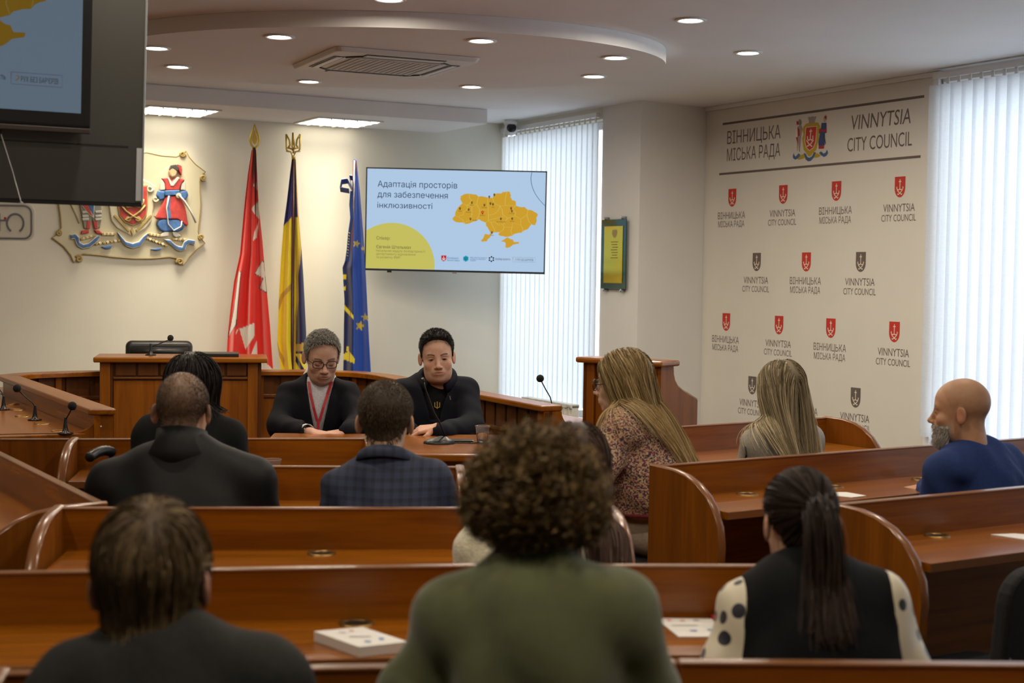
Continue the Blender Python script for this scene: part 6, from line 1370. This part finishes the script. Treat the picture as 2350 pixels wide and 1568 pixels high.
def p_speaker1():
    p = Person('grey-haired man with dark glasses and red lanyard sitting at the table', px(738, 822, 7.66), yaw=math.pi+.30, pitch=.30, roll=.0, sc=1.04, skin=(0.530, 0.323, 0.241), fat=.006, seed=18)
    Y = 7.72; p.joints(**mk((795, 908), (667, 910), (733, 874), Y, el=(822, 972, 7.56), er=(640, 978, 7.56), wl=(800, 990, 7.28), wr=(704, 990, 7.26), rs=.056, nd=.03, tyaw=math.pi+.05, lean=.22, hip=(-1.02, 7.80, .55)))
    J = p.J; hw = J['WR']; p.core().head(h=.0031, brow=(.10, .075, .06), stubble=.25)
    p.hand(J['WR']+A3((.02, -.012, -.004)), (1, -.22, -.16), (.1, -.25, 1), 1, curl=(.45, .7, .5), thumb=.6); p.hand(J['WL']+A3((-.015, -.012, -.004)), (-.9, -.30, -.16), (0, -.3, 1), -1, curl=(.35, .6, .5), thumb=.6); p.flesh()
    M = (J['SL']+J['SR'])/2; nb = J['Nb']; wz = lambda z: np.clip((z-(nb[2]-.34))/.34, 0, 1)
    def vee(P, d): return np.maximum(d, -np.maximum(np.abs(P[:, 0]-nb[0]-.012)-(.004+.068*wz(P[:, 2])), np.maximum(P[:, 1]-(M[1]+.02), nb[2]-.33-P[:, 2])))
    p.garment('shirt', mat('grey_check_cotton', (.50, .48, .52), .8, noise=.3, nscale=260), t=-.002, fo=.002, arms=False, chest=(.48, .13, .24))
    sh = p.g; collar(J, p.root, p.org, MATS['grey_check_cotton'], name='shirt_collar', rx=.066, ry=.070, h=.030, flare=.006, drop=.02, tilt=.55, open_=.30, fold_=.03)
    p.garment('cardigan', cloth('navy_black_knit', (.005, .005, .009)), t=.014, fo=.0035, sub=vee, h=.0085, chest=(.5, .14, .24)).trousers(GREYP)
    b = MB(); y0 = M[1]-.6; bot = on_front(p, sh, nb[0]+.012, nb[2]-.215, y0, .012)
    for xs in (-1, 1):
        pts = [A3((nb[0]+.012+xs*.060, 0, nb[2]+.0)), A3((nb[0]+.012+xs*.045, 0, nb[2]-.06)), A3((nb[0]+.012+xs*.026, 0, nb[2]-.13)), A3((nb[0]+.012+xs*.006, 0, nb[2]-.205))]
        q = [on_front(p, sh, v[0], v[2], y0, .010) for v in pts]; b.strip([[Vector(v-p.org+A3((-.007, 0, 0))), Vector(v-p.org+A3((.007, -.001, 0)))] for v in q])
    e = bot+A3((0, -.012, -.075)); b.strip([[Vector(v-p.org+A3((-.008, 0, 0))), Vector(v-p.org+A3((.008, 0, 0)))] for v in (bot+A3((0, 0, .012)), e)]); b.build('lanyard', mat('red_ribbon', (.42, .02, .03), .5), p.root, solid=.0015)
    b = MB(); b.tube([Vector(e-p.org), Vector(e-p.org+A3((0, -.002, -.03)))], .004, 6); b.build('lanyard_clip', CHROME, p.root)
    # cuffs, watch, ring
    for W_, E_ in ((J['WR'], J['ER']), (J['WL'], J['EL'])):
        d = (W_-E_)/np.linalg.norm(W_-E_); b = MB(); b.tube([Vector(W_-d*.012-p.org), Vector(W_+d*.010-p.org)], .036, 14, cap=False); b.build('cuff', mat('white_cotton', (.62, .62, .64), .8), p.root, smooth=True, solid=.003)
    d = A3((-.9, -.3, -.1)); q = J['WL']+A3((-.02, -.012, .0)); b = MB(); b.tube([Vector(q-p.org+A3((.012*0, .027*math.cos(w), .025*math.sin(w)))) for w in [2*math.pi*k/16 for k in range(16)]], .008, 6, closed=True); b.build('watch', BLACK, p.root, smooth=True)
    c1, c2 = (.11, .10, .09), (.38, .36, .33); tf = lambda q: .003+.010*np.clip((q[:, 2]-.0)/.10, 0, 1); p.hair([p.shell(tf, (.10, .09, .075), edge=.02), crop_hair(p, 5200, c1, c2, .014, tf, fwd=.7, top=.6)])
    # glasses
    g = MB(); L2 = lambda x, y, z: Vector(p.l2w(A3((x, y, z))[None])[0]-p.org)
    for sx in (-1, 1):
        g.tube([L2(sx*.034+.026*math.copysign(abs(math.cos(w))**.6, math.cos(w)), .108-.010*abs(sx*.034+.026*math.cos(w))/.06, .002+.0185*math.copysign(abs(math.sin(w))**.6, math.sin(w))) for w in [2*math.pi*k/28 for k in range(28)]], .0021, 6, closed=True)
        g.tube([L2(sx*.060, .096, .008), L2(sx*.078, .05, .008), L2(sx*.084, -.005, .006)], .0019, 6)
    g.tube([L2(-.009, .110, .006), L2(0, .113, .009), L2(.009, .110, .006)], .002, 6); g.build('glasses', BLACK, p.root, smooth=True)
    for sx in (-1, 1): b = MB(); b.tube([L2(sx*(.032+.014*t), .0925-.004*abs(t), -.0052-.002*(1-t*t)) for t in (-1, -.5, 0, .5, 1)], .0011, 5); b.build('eyelash', BLACK, p.root)
    p.seat('black padded chair under the man with glasses')
p_speaker1()
def p_speaker2():
    p = Person('dark-haired man in a navy zip jacket speaking at the microphone', px(1003, 822, 7.62), yaw=math.pi+.10, pitch=.06, roll=.07, sc=1.02, skin=(0.555, 0.331, 0.241), fat=.012, seed=19)
    Y = 7.70; p.joints(**mk((1064, 905), (926, 908), (998, 872), Y, el=(1082, 982, 7.52), er=(902, 985, 7.55), wl=(1012, 992, 7.24), wr=(940, 992, 7.30), rs=.064, nd=.03, tyaw=math.pi, lean=.18, hip=(-.41, 7.80, .55)))
    J = p.J; p.core().head(h=.0031, brow=(.03, .02, .016), stubble=.35); p.hand(J['WR']+A3((.01, -.02, .0)), (.85, -.60, -.26), (.1, -.35, 1), 1, curl=(.25, .45, .35), thumb=.4); p.hand(J['WL']+A3((-.02, .008, .02)), (-.95, -.06, -.12), (0, -.35, 1), -1, curl=(.4, .7, .5), thumb=.6); p.flesh()
    eyes(p, lid=.0012); M = (J['SL']+J['SR'])/2; nb = J['Nb']
    def vee(P, d): return np.maximum(d, -np.maximum(np.abs(P[:, 0]-nb[0]-.008)-(.028+.055*np.clip((P[:, 2]-(nb[2]-.17))/.17, 0, 1)), np.maximum(P[:, 1]-(M[1]+.02), nb[2]-.20-P[:, 2])))
    p.garment('tshirt', cloth('black_cotton', (.005, .005, .006)), t=.0, fo=.002, arms=False, chest=(.48, .135, .24)); sh = p.g
    p.garment('jacket', cloth('navy_softshell', (.006, .007, .013)), t=.018, fo=.0035, sub=vee, h=.0085, chest=(.5, .145, .24)).trousers(GREYP)
    collar(J, p.root, p.org, MATS['navy_softshell'], rx=.078, ry=.078, h=.050, flare=.012, drop=.03, tilt=.40, open_=.50, th=.008, fold_=.035)
    b = MB(); c = on_front(p, sh, nb[0]+.02, nb[2]-.125, M[1]-.6, .006)-p.org
    for pl in ([(0, -.018), (0, .020)], [(-.013, .016), (-.013, -.008), (0, -.014), (.013, -.008), (.013, .016)]): b.tube([Vector(c+A3((x, 0, z))) for x, z in pl], .0026, 5)
    b.build('chest_emblem', mat('yellow_print', (.45, .33, .04), .5), p.root)
    b = MB(); c = on_front(p, p.g, nb[0]+.085, nb[2]-.075, M[1]-.6, .004)-p.org; b.tube([Vector(c), Vector(c+A3((.004, -.002, -.02)))], .003, 5); b.build('zip_pull', CHROME, p.root)
    c1, c2 = (.008, .006, .005), (.028, .020, .016); tf = lambda q: .0015+.016*np.clip((q[:, 2]-.035)/.08, 0, 1); p.hair([p.shell(tf, c1, edge=.035), crop_hair(p, 5200, c1, c2, .012, tf, fwd=.6, top=.9)]); p.seat('black padded chair under the speaking man')
p_speaker2()
# ------------------------------------------------------------------ 10 tweed jacket
def tweed():
    m = bpy.data.materials.new('multicolour_tweed'); N, L = nodes(m); b = N['Principled BSDF']; tc = N.new('ShaderNodeTexCoord'); mp = N.new('ShaderNodeMapping'); mp.inputs['Scale'].default_value = (190, 190, 230); L.new(tc.outputs['Object'], mp.inputs[0])
    v = N.new('ShaderNodeTexVoronoi'); v.inputs['Scale'].default_value = 1; v.inputs['Randomness'].default_value = .55; L.new(mp.outputs[0], v.inputs['Vector']); sp = N.new('ShaderNodeSeparateColor'); L.new(v.outputs['Color'], sp.inputs[0])
    r = N.new('ShaderNodeValToRGB'); r.color_ramp.interpolation = 'CONSTANT'; E = r.color_ramp.elements; E[0].color = (.55, .33, .20, 1); E[1].position = .30; E[1].color = (.05, .045, .075, 1)
    for q, c in ((.52, (.24, .035, .065)), (.64, (.60, .47, .28)), (.80, (.14, .09, .10)), (.90, (.40, .20, .16))): e = E.new(q); e.color = (*c, 1)
    L.new(sp.outputs[0], r.inputs[0]); L.new(r.outputs[0], b.inputs['Base Color']); b.inputs['Roughness'].default_value = .95; bp = N.new('ShaderNodeBump'); bp.inputs['Strength'].default_value = .6; bp.inputs['Distance'].default_value = .004; L.new(v.outputs['Distance'], bp.inputs['Height']); L.new(bp.outputs[0], b.inputs['Normal']); return m
def p_tweed():
    p = Person('woman in a multicoloured tweed jacket and beige trousers, long blonde hair, turned left', px(1432, 882, 5.78), yaw=1.25, pitch=.05, skin=(0.580, 0.372, 0.262), seed=20)
    p.joints(**mk((1428, 988, 5.60), (1486, 974, 5.98), (1456, 940), 5.80, el=(1374, 1080, 5.54), er=(1420, 1075, 6.02), wl=(1328, 1046, 5.70), wr=(1345, 1035, 5.95), rs=.056, nd=.03, tyaw=1.30, lean=.1, hip=(.585, 5.80, .555), leg=.40)); J = p.J; p.core().head(ears=False, brow=(.2, .14, .09))
    p.hand(J['WL']+A3((-.01, 0, .0)), (-.9, .25, .45), (-.2, -.8, .5), -1, curl=(.3, .6, .5), thumb=.5); p.hand(J['WR'], (-.9, -.2, .1), (.0, .6, .8), 1, curl=(.5, .7, .5)); p.flesh()
    p.garment('jacket', tweed(), t=.018, fo=.005, belly=(.19, .185, .22), chest=(.5, .15, .24), zmin=.64).trousers(BEIGE)
    b = MB(); n = 40; ring = []
    for k in range(n):
        a = 2*math.pi*k/n; d = A3((math.cos(a), math.sin(a), 0)); q = A3((J['HIP'][0], J['HIP'][1], .647)); t = .3
        for _ in range(30): t -= p.g((q+d*t)[None])[0]*.8
        ring.append(Vector(q+d*(t+.003)-p.org))
    b.tube(ring, .006, 6, closed=True); b.build('hem_fringe', mat('crimson_braid', (.20, .02, .035), .8), p.root)
    c1, c2 = (.17, .112, .046), (.56, .41, .20); p.hair([p.shell(.010, c1), long_hair(p, c1, c2, 6500, .37, .0, 0, back=.2, wob=.014, seg=20, tip=1.35, sweep=(.24, .03, -1))])
    g = MB(); L2 = lambda x, y, z: Vector(p.l2w(A3((x, y, z))[None])[0]-p.org)
    for sx in (-1, 1): g.tube([L2(sx*.036+.028*math.cos(w), .110, .0+.022*math.sin(w)) for w in [2*math.pi*k/20 for k in range(20)]], .0024, 6, closed=True); g.tube([L2(sx*.062, .10, .006), L2(sx*.085, .02, .006)], .0024, 6)
    g.build('glasses', BLACK, p.root, smooth=True); p.seat('black padded chair under the woman in tweed', back=.02)
p_tweed()
# ------------------------------------------------------------------ 11 grey sweater, long ash hair
def p_ash():
    p = Person('woman in a pale grey sweater with long ash-blonde hair, before the printed wall', px(1794, 902, 6.28), yaw=.42, pitch=.05, skin=(0.580, 0.386, 0.291), seed=21)
    p.joints(**mk((1740, 1022, 6.18), (1850, 1012, 6.40), (1798, 972), 6.27, el=(1718, 1095, 6.22), er=(1868, 1095, 6.42), wl=(1720, 1070, 6.44), wr=(1830, 1070, 6.58), rs=.054, tyaw=.50, lean=.12)); J = p.J; p.core().head(ears=False); p.hand(J['WL'], (-.2, .9, -.2), (0, .2, 1), -1); p.flesh()
    p.garment('sweater', cloth('stone_grey_knit', (.30, .275, .235)), t=.016, fo=.004).trousers(GREYP)
    b = MB(); e, s0 = J['EL'], J['SL']; n = A3((-.75, -.65, 0)); n /= np.linalg.norm(n)
    for sh in ([(0, .0), (.35, .012), (.55, -.012), (.8, .01), (1.0, .0)], [(.5, -.02), (.62, .02), (.78, -.018), (.95, .016)]):
        q = []
        for t, o in sh:
            c = s0+(e-s0)*(t*.9); v = c+n*.25+A3((o, -o, 0))
            for _ in range(30): v = v-n*p.g(v[None])[0]*.8
            q.append(Vector(v+n*.006-p.org))
        b.tube(q, .004, 6)
    b.build('sleeve_print', BLACK, p.root, smooth=True)
    c1, c2 = (.15, .115, .066), (.54, .44, .28); p.hair([p.shell(.010, c1), long_hair(p, c1, c2, 6500, .37, .0, 0, back=.2, wob=.012, seg=20, tip=1.35, offs=(.005, .018), sweep=(.07, -.17, -1))]); p.seat('black padded chair under the woman in pale grey')
p_ash()
# ------------------------------------------------------------------ 12 bald man in blue
def p_bald():
    p = Person('bald man with a grey beard and dark blue sweater, in profile at right', px(2206, 948, 5.52), yaw=1.12, pitch=.02, roll=.0, sc=.99, skin=(0.446, 0.239, 0.140), seed=22)
    p.joints(**mk((2172, 1085, 5.38), (2302, 1066, 5.66), (2250, 1026), 5.56, el=(2150, 1175, 5.40), er=(2325, 1150, 5.70), wl=(2130, 1122, 5.62), wr=(2200, 1120, 5.86), rs=.062, nd=.03, tyaw=.55, lean=.22)); J = p.J
    p.core().head(h=.0034, brow=(.16, .13, .10), buzz=((.20, .12, .075), .35), beard=(.30, .27, .23)); p.hand(J['WL']+A3((-.015, .0, 0)), (-.9, .15, -.25), (-.2, -.3, 1), -1, curl=(.6, .9, .6), thumb=.6); p.hand(J['WR'], (-.8, .3, -.2), (0, -.2, 1), 1); p.flesh(); eyes(p, lid=.001)
    p.garment('sweater', cloth('blue_jersey', (.018, .036, .125)), t=.014, fo=.004).trousers(GREYP)
    rs = p.rs; n = 1500; hs = head_sdf(ears=False, fat=p.fat); r = scalp_roots(hs, n, rs, lo=lambda q: np.where((q[:, 1] > .03) & (q[:, 2] < -.048+.3*np.clip(q[:, 1]-.09, -.2, 0)) & (q[:, 2] > -.1), -9, 9)) if 0 else None
    d = rs.randn(60000, 3); d /= np.linalg.norm(d, axis=1)[:, None]; q = A3((0, .03, -.06))+d*.12
    for _ in range(14): q = q-d*hs(q)[:, None]*.9
    m = (q[:, 1] > .035) & (q[:, 2] < -.046) & (q[:, 2] > -.125) & ~((np.abs(q[:, 0]) < .024) & (np.abs(q[:, 2]+.066) < .010)); q = q[m][:2600]; gn = grad(hs, q); dr = gn*.6+A3((0, .25, -.9)); dr /= np.linalg.norm(dr, axis=1)[:, None]; n = len(q)
    L_ = (.010+.022*np.clip((-.06-q[:, 2])/.05, 0, 1))[:, None]; P = np.stack([q, q+dr*L_*.5, q+dr*L_], 1); P = p.l2w(P.reshape(-1, 3)).reshape(P.shape); np_mesh('beard', [tubes(P, .0010+.0006*rs.rand(n), hcol(n, 3, (.24, .21, .18), (.52, .48, .42), rs))], HAIRM, p.root, p.org)
    p.seat('black padded chair under the bald man')
p_bald()
# ------------------------------------------------------------------ empty chairs that show
black_chair((1.34, 4.06, 0), .52, 'empty black padded chair at the right picture edge')
black_chair((-.86, 2.88, 0), .05, 'empty black padded chair whose back top shows at the lower left edge')
def exec_chair():
    root = thing('leather_chair', 'black leather armchair behind the tall chair desk', 'chair', (-2.54, 10.50, 0), .25)
    le = mat('black_leather', (.022, .020, .018), .32, bump=.25, bscale=90)
    b = MB(); n = 40; pts = []
    for q in range(4):
        for k in range(8):
            a = math.pi/2*q+math.pi/2*k/7; pts.append(((.19)*(1 if q in (0, 3) else -1)+.045*math.cos(a), (.30)*(1 if q in (0, 1) else -1)+.045*math.sin(a)))
    b.prism(pts, lambda p, q, t: Vector((p, t+.04*q, .71+q)), -.05, .05); b.build('backrest', le, root, bevel=.035, seg=4)
    for k in range(2):
        b = MB(); b.tube([(-.2, -.058, .98-k*.15), (0, -.066, .98-k*.15), (.2, -.058, .98-k*.15)], .030, 10); b.build('back_roll', le, root, smooth=True)
    b = MB(); b.prism([(x*1.05, (y)*.72) for x, y in pts], lambda p, q, t: Vector((p, q-.25, t)), .42, .52); b.build('seat', le, root, bevel=.03, seg=3)
    b = MB(); b.tube([(0, -.25, .06), (0, -.25, .42)], .03, 10); b.build('column', CHROME, root, smooth=True)
    for k in range(5):
        a = 2*math.pi*k/5; b = MB(); b.tube([(0, -.25, .09), (.28*math.cos(a), -.25+.28*math.sin(a), .06), (.28*math.cos(a), -.25+.28*math.sin(a), .0)], [.025, .018, .02], 8); b.build('leg', BLACK, root, smooth=True)
exec_chair()
# ------------------------------------------------------------------ sub-parts: pieces that belong to one part of a thing
NEST = {'top_edge_band': ('screen_panel', 'board'), 'worktop_edge_band': ('worktop',), 'gable_edge_band': ('end_gable',), 'grommet_hole': ('grommet_ring',), 'side_edge_band': ('side_panel',), 'post_bead': ('post',),
        'lens': ('trim_ring', 'ball'), 'pane': ('window_frame',), 'lanyard_clip': ('lanyard',), 'zip_pull': ('jacket',), 'chest_emblem': ('tshirt',), 'shirt_collar': ('shirt',), 'hair_tie': ('hair',), 'hem_fringe': ('jacket',), 'sleeve_print': ('sweater',),
        'map_pin_hole': ('map_pin',), 'map_border': ('map',), 'map_pin': ('map',), 'louvre_blade': ('air_slot',), 'grille_bar': ('grille_plate',), 'ribbon_bow': ('pole',), 'finial_leaf': ('finial_ring',), 'foam_head': ('neck',), 'capsule': ('neck',), 'water': ('wall',), 'cuff': ('cardigan',)}
def base_name(o): return o.name.split('.')[0]
for o in list(bpy.data.objects):
    if o.parent is None or o.parent.parent is not None: continue
    tg = NEST.get(base_name(o))
    if not tg: continue
    c = [q for q in o.parent.children if base_name(q) in tg and q is not o and q.parent.parent is None and base_name(q) not in NEST or (base_name(q) in tg and base_name(q) == 'map')]
    if not c: continue
    def ctr(q): v = [Vector(k) for k in q.bound_box]; return q.matrix_basis @ (sum(v, Vector())/8)
    p0 = min(c, key=lambda q: (ctr(q)-ctr(o)).length)
    if p0.parent.parent is not None: continue
    o.parent = p0; o.matrix_parent_inverse = p0.matrix_basis.inverted()
